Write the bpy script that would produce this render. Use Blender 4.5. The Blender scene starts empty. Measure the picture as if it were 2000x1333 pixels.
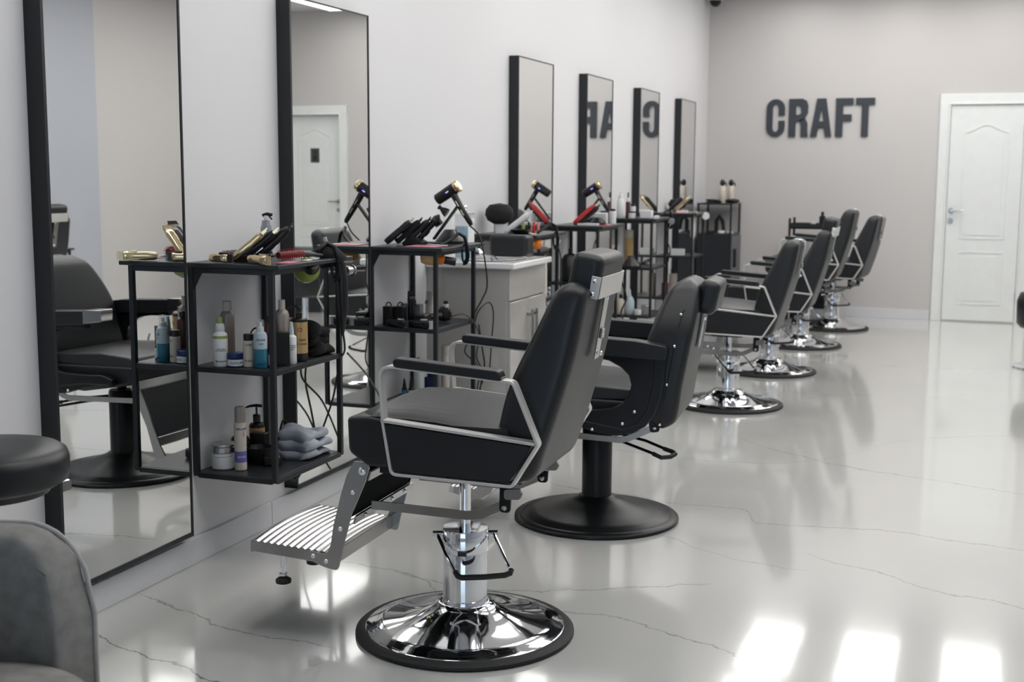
import bpy, math, random
from mathutils import Vector, Matrix, Euler
random.seed(7)
S = bpy.context.scene
COL = S.collection
PI = math.pi
def R(d): return math.radians(d)

# ------------------------------------------------------------------ camera
YAW, PITCH, ROLL = 0.356214520, 0.131861179, 0.00595258676
cam = bpy.data.cameras.new('camera'); camo = bpy.data.objects.new('camera', cam); COL.objects.link(camo)
fw = Vector((-math.sin(YAW)*math.cos(PITCH), math.cos(YAW)*math.cos(PITCH), -math.sin(PITCH)))
rt = Vector((math.cos(YAW), math.sin(YAW), 0)); up = rt.cross(fw)
rt2 = rt*math.cos(ROLL)+up*math.sin(ROLL); up2 = -rt*math.sin(ROLL)+up*math.cos(ROLL)
M = Matrix((rt2, up2, -fw)).transposed().to_4x4(); M.translation = Vector((2.576, 0, 1.38))
camo.matrix_world = M
cam.sensor_width = 36; cam.lens = 2478.8/2000*36
cam.clip_start = 0.05; cam.clip_end = 100
cam.dof.use_dof = True; cam.dof.focus_distance = 3.9; cam.dof.aperture_fstop = 4.5
S.camera = camo
# ------------------------------------------------------------------ view + world
S.view_settings.view_transform = 'Standard'; S.view_settings.look = 'None'
S.view_settings.gamma = 1; S.view_settings.use_curve_mapping = False
S.view_settings.exposure = 0.0
W = bpy.data.worlds.new('world'); S.world = W; W.use_nodes = True
W.node_tree.nodes['Background'].inputs[0].default_value = (0.62, 0.79, 1.0, 1)
W.node_tree.nodes['Background'].inputs[1].default_value = 2.6
LAMP = 5.0          # strength of the ceiling lamp diffusers
try:
    S.cycles.max_bounces = 10; S.cycles.diffuse_bounces = 5; S.cycles.glossy_bounces = 6
    S.cycles.sample_clamp_indirect = 6; S.cycles.caustics_reflective = False; S.cycles.caustics_refractive = False
except Exception: pass

# ------------------------------------------------------------------ materials
def mat(name, col, rough=.5, metal=0., bump=None, coat=0., trans=0., ior=1.45, emit=None, spec=.5, var=None, alpha=None):
    m = bpy.data.materials.new(name); m.use_nodes = True; nt = m.node_tree; b = nt.nodes['Principled BSDF']
    b.inputs['Base Color'].default_value = (*col, 1); b.inputs['Roughness'].default_value = rough
    b.inputs['Metallic'].default_value = metal; b.inputs['Coat Weight'].default_value = coat
    b.inputs['Coat Roughness'].default_value = .08
    b.inputs['Transmission Weight'].default_value = trans; b.inputs['IOR'].default_value = ior
    b.inputs['Specular IOR Level'].default_value = spec
    if emit: b.inputs['Emission Color'].default_value = (*emit[0], 1); b.inputs['Emission Strength'].default_value = emit[1]
    if alpha is not None: b.inputs['Alpha'].default_value = alpha
    tc = nt.nodes.new('ShaderNodeTexCoord')
    if bump:
        sc, st, dist = bump
        n = nt.nodes.new('ShaderNodeTexNoise'); n.inputs['Scale'].default_value = sc; n.inputs['Detail'].default_value = 4
        nt.links.new(tc.outputs['Object'], n.inputs['Vector'])
        bp = nt.nodes.new('ShaderNodeBump'); bp.inputs['Strength'].default_value = st; bp.inputs['Distance'].default_value = dist
        nt.links.new(n.outputs['Fac'], bp.inputs['Height']); nt.links.new(bp.outputs['Normal'], b.inputs['Normal'])
    vs, va = var if var else (14, .04)
    n2 = nt.nodes.new('ShaderNodeTexNoise'); n2.inputs['Scale'].default_value = vs; n2.inputs['Detail'].default_value = 3
    nt.links.new(tc.outputs['Object'], n2.inputs['Vector'])
    mx = nt.nodes.new('ShaderNodeMix'); mx.data_type = 'RGBA'
    mx.inputs[6].default_value = (*[c*(1-va) for c in col], 1); mx.inputs[7].default_value = (*[min(1, c*(1+va)) for c in col], 1)
    nt.links.new(n2.outputs['Fac'], mx.inputs[0]); nt.links.new(mx.outputs[2], b.inputs['Base Color'])
    return m

LEATHER = mat('black_leather', (.007, .008, .010), .40, bump=(420, .25, .0006), spec=.55)
LEATHER_SEAT = mat('black_leather_channelled', (.014, .015, .018), .40, spec=.6)
def channels(m, axis, pitch):
    nt = m.node_tree; b = nt.nodes['Principled BSDF']
    tc = nt.nodes.new('ShaderNodeTexCoord'); sp = nt.nodes.new('ShaderNodeSeparateXYZ'); nt.links.new(tc.outputs['Object'], sp.inputs[0])
    a = nt.nodes.new('ShaderNodeMath'); a.operation = 'MULTIPLY'; a.inputs[1].default_value = PI/pitch; nt.links.new(sp.outputs[axis], a.inputs[0])
    s = nt.nodes.new('ShaderNodeMath'); s.operation = 'SINE'; nt.links.new(a.outputs[0], s.inputs[0])
    ab = nt.nodes.new('ShaderNodeMath'); ab.operation = 'ABSOLUTE'; nt.links.new(s.outputs[0], ab.inputs[0])
    pw = nt.nodes.new('ShaderNodeMath'); pw.operation = 'POWER'; pw.inputs[1].default_value = .22; nt.links.new(ab.outputs[0], pw.inputs[0])
    bp = nt.nodes.new('ShaderNodeBump'); bp.inputs['Strength'].default_value = .3; bp.inputs['Distance'].default_value = .003
    nt.links.new(pw.outputs[0], bp.inputs['Height']); nt.links.new(bp.outputs['Normal'], b.inputs['Normal'])
channels(LEATHER_SEAT, 1, .034)
CHROME = mat('chrome', (.82, .83, .85), .06, 1)
CHROME_SAT = mat('satin_chrome', (.40, .395, .385), .20, 1, var=(40, .05))
ALU = mat('brushed_pale_metal', (.66, .645, .615), .36, .45, bump=(160, .15, .0004))
RIB = mat('polished_aluminium', (.62, .62, .62), .22, 1)
BLACKM = mat('black_powder_metal', (.011, .013, .015), .42, bump=(300, .15, .0004))
BLACKG = mat('black_gloss_paint', (.006, .007, .009), .26, coat=.0, spec=.4)
VINYL = mat('black_vinyl_backing', (.006, .007, .008), .8, spec=.15)
BASEBLK = mat('black_satin_base', (.007, .008, .009), .34, spec=.35)
RUBBER = mat('black_rubber', (.014, .014, .014), .6)
PLASTIC = mat('black_plastic', (.010, .010, .011), .32)
MATTEBLK = mat('matte_black_cloth', (.009, .009, .010), .85, bump=(90, .5, .004))
SHELF = mat('dark_grey_board', (.020, .022, .026), .33, bump=(220, .1, .0003))
WHITEP = mat('white_plastic', (.72, .73, .73), .3)
CREAM = mat('cream_plastic', (.62, .56, .48), .35)
BEIGE = mat('beige_can', (.36, .31, .275), .32, metal=.2)
BLUEL = mat('blue_lotion', (.035, .20, .29), .2)
PALEB = mat('pale_blue_plastic', (.50, .60, .64), .25)
NAVY = mat('navy_plastic', (.012, .03, .12), .25)
GREENC = mat('olive_green_plastic', (.33, .37, .12), .35)
BROWN = mat('brown_plastic', (.10, .035, .03), .3)
TERRA = mat('terracotta_plastic', (.28, .09, .06), .5)
GOLD = mat('gold_metal', (.72, .58, .36), .2, 1)
GOLDL = mat('gold_label', (.50, .34, .15), .32, .35)
RED = mat('red_plastic', (.55, .03, .03), .35)
PINK = mat('pink_film', (.65, .25, .30), .4)
PURPLE = mat('purple_label', (.16, .15, .42), .4)
STEEL = mat('tin_steel', (.5, .5, .5), .3, 1)
GREYLAB = mat('grey_print', (.16, .17, .19), .6)
SILVERV = mat('silver_grey_plastic', (.34, .35, .38), .22, metal=.5)
GREENG = mat('green_translucent_plastic', (.36, .45, .09), .12, alpha=.72)
AMBER = mat('amber_translucent_plastic', (.80, .42, .10), .12, alpha=.78)
ORANGE = mat('orange_plastic', (.85, .22, .02), .3)
GLASS = mat('clear_glass', (.95, .97, .97), .03, trans=1.0, var=(5, .01))
BARB = mat('blue_disinfectant', (.0, .26, .40), .08, trans=.2)
CLEARP = mat('clear_thin_plastic', (.75, .80, .83), .05, var=(5, .01), alpha=.18)
CERAM = mat('white_ceramic', (.80, .80, .79), .14, coat=.4)
CABINET = mat('glossy_grey_cabinet', (.42, .405, .385), .16, coat=.4)
CLOTHG = mat('grey_blue_cotton', (.36, .38, .43), .85, bump=(60, .5, .004))
FABRIC = mat('grey_woven_fabric', (.25, .243, .23), .9, bump=(700, .8, .0012), var=(30, .35))
PIPING = mat('light_grey_piping', (.40, .39, .375), .8, bump=(500, .5, .001))
GREYLEATHER = mat('grey_leather', (.12, .125, .135), .45, bump=(300, .2, .0006))
WALLM = mat('white_wall_paint', (.70, .695, .705), .6, bump=(60, .04, .001), var=(2, .012))
WALLG = mat('greige_wall_paint', (.57, .55, .54), .6, bump=(60, .04, .001), var=(2, .015))
WALLW = mat('daylight_tinted_wall', (.44, .455, .50), .6, bump=(60, .04, .001), var=(2, .015))  # right wall: cool cast of the daylight put into its base colour
CEILM = mat('ceiling_paint', (.74, .74, .74), .8)
TRIM = mat('white_trim_lacquer', (.66, .665, .69), .3)
DOORM = mat('white_door_lacquer', (.78, .80, .79), .35)
MIRROR = mat('mirror_glass', (.90, .915, .91), .0, 1, var=(5, .0))
LETTER = mat('charcoal_letter', (.035, .042, .052), .5)
EMIT = mat('lamp_diffuser', (.9, .9, .9), .5, emit=((1.0, .985, .965), LAMP))
LED = mat('blue_led', (.2, .2, .9), .3, emit=((.35, .3, 1), 1.5))

def floor_material():
    m = bpy.data.materials.new('polished_veined_floor'); m.use_nodes = True; nt = m.node_tree; L = nt.links
    b = nt.nodes['Principled BSDF']; b.inputs['Roughness'].default_value = .13
    b.inputs['Coat Weight'].default_value = .75; b.inputs['Coat Roughness'].default_value = .06; b.inputs['Coat IOR'].default_value = 1.5
    tc = nt.nodes.new('ShaderNodeTexCoord'); sp = nt.nodes.new('ShaderNodeSeparateXYZ'); L.new(tc.outputs['Object'], sp.inputs[0])
    def math_(op, a, c=None, clamp=False):
        n = nt.nodes.new('ShaderNodeMath'); n.operation = op; n.use_clamp = clamp
        for i, v in enumerate((a, c)):
            if v is None: continue
            if isinstance(v, (int, float)): n.inputs[i].default_value = v
            else: L.new(v, n.inputs[i])
        return n.outputs[0]
    def noise(scale, detail=4, rough=.55):
        n = nt.nodes.new('ShaderNodeTexNoise'); n.inputs['Scale'].default_value = scale; n.inputs['Detail'].default_value = detail
        n.inputs['Roughness'].default_value = rough; L.new(tc.outputs['Object'], n.inputs['Vector']); return n.outputs['Fac']
    wob = math_('ADD', math_('MULTIPLY', math_('SUBTRACT', noise(7, 6, .7), .5), .10), math_('MULTIPLY', math_('SUBTRACT', noise(45, 3), .5), .012))
    wid = math_('MULTIPLY', noise(5, 3), .010)
    X, Y = sp.outputs[0], sp.outputs[1]
    veins = [
     [(0.05,3.02),(0.141,2.993),(0.225,2.945),(0.304,2.924),(0.388,2.907),(0.511,2.881),(0.630,2.829),(0.8,2.80),(.95,2.72)],
     [(0.016,3.345),(0.162,3.295),(0.309,3.250),(0.420,3.196),(0.543,3.173),(0.663,3.165),(0.871,3.146)],
     [(0.384,3.899),(0.478,3.897),(0.637,3.883),(0.767,3.860),(0.853,3.799),(0.956,3.714)],
     [(0.724,3.868),(0.905,3.808),(1.074,3.806),(1.256,3.855),(1.315,3.894),(1.470,3.972),(1.778,4.157)],
     [(1.312,3.694),(1.380,3.695),(1.544,3.709),(1.710,3.639),(1.880,3.574),(1.997,3.509),(2.111,3.525)],
     [(0.767,5.303),(0.950,5.224),(1.188,5.203),(1.430,5.134),(1.686,5.148),(1.791,4.963),(2.018,4.990),(2.307,5.027),(2.497,4.990),(2.9,4.93)],
     [(2.006,4.633),(2.109,4.540),(2.291,4.473),(2.483,4.342),(2.691,4.287),(2.9,4.17)],
     [(1.349,6.707),(1.653,6.325),(1.763,6.268),(1.977,6.115),(2.356,5.991),(2.9,5.82)],
     [(0.1,4.75),(0.6,4.62),(1.2,4.70),(1.9,4.42),(2.1,4.40)],
     [(0.3,6.3),(0.9,6.05),(1.6,6.02),(2.3,6.9),(3.0,7.3)],
     [(1.0,8.6),(1.6,8.1),(2.2,8.3),(3.4,7.9)],
     [(0.2,10.3),(1.2,9.8),(2.0,9.9),(3.2,9.5)]]
    strength = [1.5, 1, .8, .9, .8, .8, .7, .8, .5, .5, .6, .5]
    tot = None
    for pts, st in zip(veins, strength):
        x0, x1 = pts[0][0], pts[-1][0]; y0 = min(p[1] for p in pts)-.1; y1 = max(p[1] for p in pts)+.1
        fc = nt.nodes.new('ShaderNodeFloatCurve'); cv = fc.mapping.curves[0]; fc.mapping.use_clip = False
        q = [((x-x0)/(x1-x0), (y-y0)/(y1-y0)) for x, y in pts]
        cv.points[0].location = q[0]; cv.points[1].location = q[-1]
        for p in q[1:-1]: cv.points.new(*p)
        for p in cv.points: p.handle_type = 'AUTO'
        fc.mapping.update()
        u = math_('DIVIDE', math_('SUBTRACT', X, x0), x1-x0)
        L.new(u, fc.inputs['Value'])
        yy = math_('ADD', math_('MULTIPLY', fc.outputs[0], y1-y0), y0)
        d = math_('ABSOLUTE', math_('SUBTRACT', math_('ADD', Y, wob), yy))
        v = math_('SUBTRACT', 1, math_('DIVIDE', d, math_('ADD', wid, .0018)), True)
        inx = math_('MULTIPLY', math_('MULTIPLY', u, 12, True), math_('MULTIPLY', math_('SUBTRACT', 1, u), 12, True))
        v = math_('MULTIPLY', math_('MULTIPLY', v, inx), st*.75)
        tot = v if tot is None else math_('MAXIMUM', tot, v)
    tot = math_('MULTIPLY', tot, math_('ADD', .25, noise(3.0, 4)), True)
    cloud = nt.nodes.new('ShaderNodeMix'); cloud.data_type = 'RGBA'
    cloud.inputs[6].default_value = (.55, .55, .526, 1); cloud.inputs[7].default_value = (.62, .615, .59, 1)
    L.new(noise(1.1, 5), cloud.inputs[0])
    vm = nt.nodes.new('ShaderNodeMix'); vm.data_type = 'RGBA'; vm.inputs[7].default_value = (.05, .085, .095, 1)
    L.new(tot, vm.inputs[0]); L.new(cloud.outputs[2], vm.inputs[6]); L.new(vm.outputs[2], b.inputs['Base Color'])
    bp = nt.nodes.new('ShaderNodeBump'); bp.inputs['Strength'].default_value = .05; bp.inputs['Distance'].default_value = .01
    L.new(noise(2.2, 2), bp.inputs['Height']); L.new(bp.outputs['Normal'], b.inputs['Normal']); L.new(bp.outputs['Normal'], b.inputs['Coat Normal'])
    return m
FLOOR = floor_material()

# ------------------------------------------------------------------ geometry helpers
def rpoly(pts, r=.01, n=4):
    """round the corners of a closed 2D polygon; a point may carry its own radius as third value"""
    out = []; N = len(pts)
    for i in range(N):
        p = Vector(pts[i][:2]); a = Vector(pts[i-1][:2]); c = Vector(pts[(i+1) % N][:2])
        rr = pts[i][2] if len(pts[i]) > 2 else r
        u = (a-p); v = (c-p); lu, lv = u.length, v.length
        if rr <= 1e-6 or lu < 1e-6 or lv < 1e-6: out.append(tuple(p)); continue
        u /= lu; v /= lv; ang = math.acos(max(-1, min(1, u.dot(v))))
        if ang > 3.0: out.append(tuple(p)); continue
        t = min(rr/math.tan(ang/2), lu*.48, lv*.48)
        A = p+u*t; B = p+v*t
        for k in range(n+1):
            s = k/n; q = (1-s)**2*A+2*s*(1-s)*p+s*s*B; out.append(tuple(q))
    return out

class MB:
    def __init__(s): s.v = []; s.f = []
    def add(s, vs, fs, M=None):
        o = len(s.v)
        s.v += [tuple(M @ Vector(v)) if M else tuple(v) for v in vs]; s.f += [tuple(i+o for i in f) for f in fs]; return s
    def box(s, c, d, rot=None, M=None):
        x, y, z = [k/2 for k in d]
        vs = [Vector((sx*x, sy*y, sz*z)) for sx in (-1, 1) for sy in (-1, 1) for sz in (-1, 1)]
        if rot: E_ = Euler(rot).to_matrix(); vs = [E_ @ v for v in vs]
        vs = [v+Vector(c) for v in vs]
        return s.add(vs, [(0, 1, 3, 2), (4, 6, 7, 5), (0, 4, 5, 1), (2, 3, 7, 6), (0, 2, 6, 4), (1, 5, 7, 3)], M)
    def bb(s, x0, x1, y0, y1, z0, z1): return s.box(((x0+x1)/2, (y0+y1)/2, (z0+z1)/2), (x1-x0, y1-y0, z1-z0))
    def lathe(s, prof, c=(0, 0, 0), n=32, M=None, sx=1, sy=1):
        vs = []; fs = []; k = len(prof)
        for i in range(n):
            a = 2*PI*i/n
            for r, z in prof: vs.append((c[0]+sx*r*math.cos(a), c[1]+sy*r*math.sin(a), c[2]+z))
        for i in range(n):
            j = (i+1) % n
            for t in range(k-1): fs.append((i*k+t, j*k+t, j*k+t+1, i*k+t+1))
        if prof[0][0] > 1e-5: fs.append(tuple(i*k for i in range(n))[::-1])
        if prof[-1][0] > 1e-5: fs.append(tuple(i*k+k-1 for i in range(n)))
        return s.add(vs, fs, M)
    def cyl(s, p0, p1, r0, r1=None, n=16):
        p0 = Vector(p0); p1 = Vector(p1); d = p1-p0; r1 = r0 if r1 is None else r1
        q = d.to_track_quat('Z', 'Y').to_matrix().to_4x4(); q.translation = p0
        return s.lathe([(r0, 0), (r1, d.length)], n=n, M=q)
    def tube(s, pts, r, n=8, closed=False):
        P = [Vector(p) for p in pts]; N = len(P); vs = []; fs = []; up = None
        for i in range(N):
            a = P[i-1] if (i > 0 or closed) else P[i]; b = P[(i+1) % N] if (i < N-1 or closed) else P[i]
            t = (b-a).normalized()
            if up is None:
                up = Vector((0, 0, 1)) if abs(t.z) < .9 else Vector((1, 0, 0))
            sd = t.cross(up).normalized(); up = sd.cross(t).normalized()
            rr = r[i] if isinstance(r, (list, tuple)) else r
            for k in range(n):
                g = 2*PI*k/n; vs.append(P[i]+sd*rr*math.cos(g)+up*rr*math.sin(g))
        for i in range(N if closed else N-1):
            j = (i+1) % N
            for k in range(n): fs.append((i*n+k, i*n+(k+1) % n, j*n+(k+1) % n, j*n+k))
        if not closed: fs.append(tuple(range(n))[::-1]); fs.append(tuple((N-1)*n+k for k in range(n)))
        return s.add(vs, fs)
    def prism(s, pts, y0, y1, M=None, yf=None):
        """polygon in (x,z) extruded in y"""
        n = len(pts); f0 = (lambda z: 1) if yf is None else yf
        vs = [(x, y0*f0(z), z) for x, z in pts]+[(x, y1*f0(z), z) for x, z in pts]
        fs = [tuple(range(n)), tuple(range(n, 2*n))[::-1]]
        for i in range(n): j = (i+1) % n; fs.append((i, i+n, j+n, j))
        return s.add(vs, fs, M)
    def prismz(s, pts, z0, z1, M=None):
        n = len(pts); vs = [(x, y, z0) for x, y in pts]+[(x, y, z1) for x, y in pts]
        fs = [tuple(range(n))[::-1], tuple(range(n, 2*n))]
        for i in range(n): j = (i+1) % n; fs.append((i, j, j+n, i+n))
        return s.add(vs, fs, M)
    def band(s, path, t, y0, y1, closed=True):
        """flat bar following a 2D (x,z) path"""
        N = len(path); P = [Vector(p) for p in path]; vs = []
        for i in range(N):
            a = P[i-1] if (i > 0 or closed) else P[i]; b = P[(i+1) % N] if (i < N-1 or closed) else P[i]
            d = (b-a).normalized(); nn = Vector((-d.y, d.x))*t/2
            for q, y in ((P[i]+nn, y0), (P[i]+nn, y1), (P[i]-nn, y1), (P[i]-nn, y0)): vs.append((q.x, y, q.y))
        fs = []
        for i in range(N if closed else N-1):
            j = (i+1) % N
            for k in range(4): fs.append((i*4+k, i*4+(k+1) % 4, j*4+(k+1) % 4, j*4+k))
        if not closed: fs += [(0, 1, 2, 3), ((N-1)*4+3, (N-1)*4+2, (N-1)*4+1, (N-1)*4)]
        return s.add(vs, fs)
    def loft(s, secs):
        """secs: list of equally long vertex rings, capped"""
        n = len(secs[0]); vs = [v for r in secs for v in r]; fs = [tuple(range(n))[::-1], tuple((len(secs)-1)*n+k for k in range(n))]
        for i in range(len(secs)-1):
            for k in range(n): fs.append((i*n+k, i*n+(k+1) % n, (i+1)*n+(k+1) % n, (i+1)*n+k))
        return s.add(vs, fs)
    def ball(s, c, r, n=12, sx=1, sy=1, sz=1):
        return s.lathe([(max(1e-6, r*math.sin(PI*k/n)), -r*sz*math.cos(PI*k/n)) for k in range(n+1)], c, n=max(12, n), sx=sx, sy=sy)

def obj(name, mb, m, parent=None, bevel=0, seg=2, sharp=38, smooth=True, recalc=True):
    me = bpy.data.meshes.new(name); me.from_pydata(mb.v, [], mb.f); me.validate()
    if recalc:
        import bmesh
        bm = bmesh.new(); bm.from_mesh(me); bmesh.ops.remove_doubles(bm, verts=bm.verts, dist=1e-6)
        bmesh.ops.recalc_face_normals(bm, faces=bm.faces); bm.to_mesh(me); bm.free()
    me.materials.append(m)
    if smooth:
        me.polygons.foreach_set('use_smooth', [True]*len(me.polygons)); me.set_sharp_from_angle(angle=R(sharp))
    me.update()
    o = bpy.data.objects.new(name, me); COL.objects.link(o); o.parent = parent
    if bevel:
        b = o.modifiers.new('bevel', 'BEVEL'); b.width = bevel; b.segments = seg; b.limit_method = 'ANGLE'; b.angle_limit = R(32)
        b.harden_normals = False
    return o
def tag(o, label, cat, group=None, kind=None):
    if label: o['label'] = label
    if cat: o['category'] = cat
    if group: o['group'] = group
    if kind: o['kind'] = kind
    return o
def thing(name, label, cat, loc=(0, 0, 0), rz=0, group=None, rot=None):
    o = bpy.data.objects.new(name, None); COL.objects.link(o); o.location = loc
    o.rotation_euler = rot if rot else (0, 0, rz); o.empty_display_size = .05
    return tag(o, label, cat, group)
def struct(name, mb, m, **k):
    o = obj(name, mb, m, **k); o['kind'] = 'structure'; return o
def kids(o): return [c for c in COL.objects if c.parent == o]
def copy_tree(o, parent=None):
    c = o.copy(); COL.objects.link(c); c.parent = parent
    for ch in kids(o): copy_tree(ch, c)
    return c
def place(src, loc, rz, label, group=None):
    c = copy_tree(src); c.location = loc; c.rotation_euler = (0, 0, rz); c['label'] = label
    if group: c['group'] = group
    return c
def text_mesh(s, size, bold=0.0):
    cu = bpy.data.curves.new('t', 'FONT'); cu.body = s; cu.size = size; cu.align_x = 'CENTER'; cu.align_y = 'CENTER'; cu.resolution_u = 2; cu.offset = bold
    o = bpy.data.objects.new('t', cu); COL.objects.link(o)
    me = bpy.data.meshes.new_from_object(o.evaluated_get(bpy.context.evaluated_depsgraph_get()))
    bpy.data.objects.remove(o); bpy.data.curves.remove(cu)
    vs = [tuple(v.co) for v in me.vertices]; fs = [tuple(p.vertices) for p in me.polygons]; bpy.data.meshes.remove(me)
    return vs, fs
def print_on(parent, name, s, size, r, z, ang, m):
    """lettering wrapped round a container of radius r, centred on direction ang"""
    vs, fs = text_mesh(s, size, .0002)
    b = MB(); b.add([((r+.0006)*math.cos(ang+x/r), (r+.0006)*math.sin(ang+x/r), z+y) for x, y, _ in vs], fs)
    return obj(name, b, m, parent, smooth=False, recalc=False)

# ------------------------------------------------------------------ the room
RX, FY, BY, CZ = 4.98, 12.76, -3.2, 3.14
struct('floor', MB().bb(-.3, RX+.3, BY-.1, FY+.1, -.08, 0), FLOOR, smooth=False)
struct('ceiling', MB().bb(-.3, RX+.3, BY-.1, FY+.1, CZ, CZ+.08), CEILM, smooth=False)
SK = .0115      # the mirror wall runs very slightly off square: x = -SK*(y-4)
def WX(y): return -SK*(y-4)
struct('wall_left', MB().prismz([(-.3, BY), (WX(BY), BY), (WX(FY), FY), (-.3, FY)], 0, CZ), WALLM, smooth=False)
struct('wall_far', MB().bb(-.3, 4.02, FY, FY+.1, 0, CZ).bb(4.84, RX+.3, FY, FY+.1, 0, CZ).bb(4.02, 4.84, FY, FY+.1, 2.08, CZ), WALLG, smooth=False)
struct('wall_right', MB().bb(RX, RX+.3, BY, 9.95, 0, CZ), WALLW, smooth=False)
struct('wall_right_far', MB().bb(RX+.06, RX+.3, 9.95, FY, 0, CZ), WALLG, smooth=False)
struct('wall_back', MB().bb(-.3, 1.2, BY-.1, BY, 0, CZ).bb(4.0, RX+.3, BY-.1, BY, 0, CZ).bb(1.2, 4.0, BY-.1, BY, 0, .35).bb(1.2, 4.0, BY-.1, BY, 2.75, CZ), WALLM, smooth=False)
wf = MB()
for x in (1.2, 2.13, 3.06, 3.95): wf.bb(x, x+.05, BY-.08, BY-.02, .35, 2.75)
for z in (.35, 2.0, 2.70): wf.bb(1.2, 4.0, BY-.08, BY-.02, z, z+.05)
w1 = struct('window_1', wf, BLACKM, smooth=False)
g = obj('window_pane', MB().bb(1.2, 4.0, BY-.055, BY-.045, .35, 2.75), mat('window_glass', (.7, .8, .85), .02, alpha=.06), w1, smooth=False)
struct('baseboard_left', MB().prismz([(WX(BY), BY), (WX(BY)+.012, BY), (WX(4.212)+.012, 4.212), (WX(4.212), 4.212)], 0, .095).prismz([(WX(4.214), 4.214), (WX(4.214)+.012, 4.214), (WX(FY)+.012, FY), (WX(FY), FY)], 0, .095), TRIM, bevel=.002)
struct('baseboard_far', MB().bb(-.06, 2.10, FY-.012, FY, 0, .095).bb(2.97, 3.96, FY-.012, FY, 0, .095), TRIM, bevel=.002)
struct('baseboard_right', MB().bb(RX-.012, RX, BY, 9.95, 0, .095), TRIM, bevel=.002)

# doors ------------------------------------------------------------------
def panel_groove(mb, x0, x1, z0, z1, y, arch=0.):
    top = [(x1, z1), ((x0*.28+x1*.72), z1+arch*.45), ((x0+x1)/2, z1+arch), ((x0*.72+x1*.28), z1+arch*.45), (x0, z1)] if arch else [(x1, z1), (x0, z1)]
    if arch:
        c = (x0+x1)/2; hw = (x1-x0)/2
        top = [(c+hw*math.cos(PI*k/14)*1.0, z1+arch*(.5-.5*math.cos(2*PI*k/14))) for k in range(15)]
        top = [(x1-(x1-x0)*k/14, z1+arch*(.5-.5*math.cos(2*PI*k/14))) for k in range(15)]
    path = [(x0, z0), (x1, z0)]+top
    mb.band(path, .014, y-.006, y+.004)
    ins = [((x-(x0+x1)/2)*.80+(x0+x1)/2, (z-(z0+z1)/2)*(1-.065/(z1-z0)*1.0)+(z0+z1)/2) for x, z in path]
    mb.prism(ins, y-.005, y+.002)
def door(n, x0, x1, zt, y, handle_x, hinge_x, sign=False, recess=0.):
    d = struct('door_%d' % n, MB().bb(x0, x1, y-.008+recess, y+.03+recess, .012, zt), DOORM, bevel=.002)
    pm = MB(); w = x1-x0
    panel_groove(pm, x0+w*.20, x1-w*.20, .79, 1.78, y-.008+recess, .07)
    panel_groove(pm, x0+w*.20, x1-w*.20, .17, .66, y-.008+recess)
    obj('raised_panel', pm, DOORM, d, bevel=.002)
    c = MB()
    for a, b in ((x0-.10, x0-.008), (x1+.008, x1+.10)): c.bb(a, b, y-.022, y, 0, zt+.012)
    c.bb(x0-.10, x1+.10, y-.022, y, zt+.012, zt+.105)
    for a, b in ((x0-.022, x0-.006), (x1+.006, x1+.022)): c.bb(a, b, y-.030, y+recess, 0, zt+.006)
    c.bb(x0-.022, x1+.022, y-.030, y+recess, zt+.006, zt+.022)
    obj('door_casing', c, DOORM, d, bevel=.003)
    yy = y-.008+recess
    h = MB(); h.cyl((handle_x, yy, 1.05), (handle_x, yy-.012, 1.05), .024, n=20); h.cyl((handle_x, yy-.01, 1.05), (handle_x, yy-.045, 1.05), .009)
    sgn = 1 if handle_x < (x0+x1)/2 else -1
    h.tube([(handle_x, yy-.045, 1.05), (handle_x+sgn*.05, yy-.048, 1.05), (handle_x+sgn*.11, yy-.045, 1.05)], .008)
    obj('door_handle', h, CHROME_SAT, d)
    obj('lock_rosette', MB().cyl((handle_x, yy, .955), (handle_x, yy-.012, .955), .024, n=20).cyl((handle_x, yy-.012, .955), (handle_x, yy-.014, .955), .008), CHROME_SAT, d)
    for z in (.25, 1.80): obj('hinge', MB().cyl((hinge_x, yy-.006, z-.05), (hinge_x, yy-.006, z+.05), .007, n=10), STEEL, d)
    if sign:
        s = obj('door_sign', MB().bb((x0+x1)/2-.055, (x0+x1)/2+.055, yy-.006, yy, 1.48, 1.64), mat('dark_sign', (.05, .05, .055), .4), d)
        obj('sign_symbol', MB().ball(((x0+x1)/2, yy-.007, 1.60), .014, 8, sy=.2).prism([((x0+x1)/2-.025, 1.51), ((x0+x1)/2+.025, 1.51), ((x0+x1)/2, 1.585)], yy-.009, yy-.006), mat('sign_symbol_black', (.01, .01, .01), .4), s)
    return d
door(1, 2.213, 2.855, 2.03, FY, 2.252, 2.862)
door(2, 4.10, 4.76, 2.0, FY, 4.14, 4.765, sign=True, recess=.06)
struct('wall_behind_door', MB().bb(3.9, 5.0, FY+.1, FY+.14, 0, 2.3), WALLG, smooth=False)

# ceiling lamps ------------------------------------------------------------
def lamp():
    t = thing('ceiling_lamp', 'long white linear ceiling lamp', 'ceiling lamp', (0, 0, CZ), group='linear lamps under the ceiling')
    obj('lamp_housing', MB().bb(-.26, .26, -.65, .65, -.05, 0), WHITEP, t, bevel=.004)
    obj('lamp_diffuser', MB().bb(-.25, .25, -.63, .63, -.062, -.05), EMIT, t, smooth=False)
    return t
lamp0 = lamp(); first = True
for yy in (3.1, 5.0, 7.0, 8.6, 10.2, 11.75):
    for xx in (.85, 1.75, 2.65, 3.75):
        if first: l = lamp0; first = False
        else: l = copy_tree(lamp0)
        l.location = (xx, yy, CZ)
        l['label'] = 'long white linear ceiling lamp with glowing diffuser'

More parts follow.
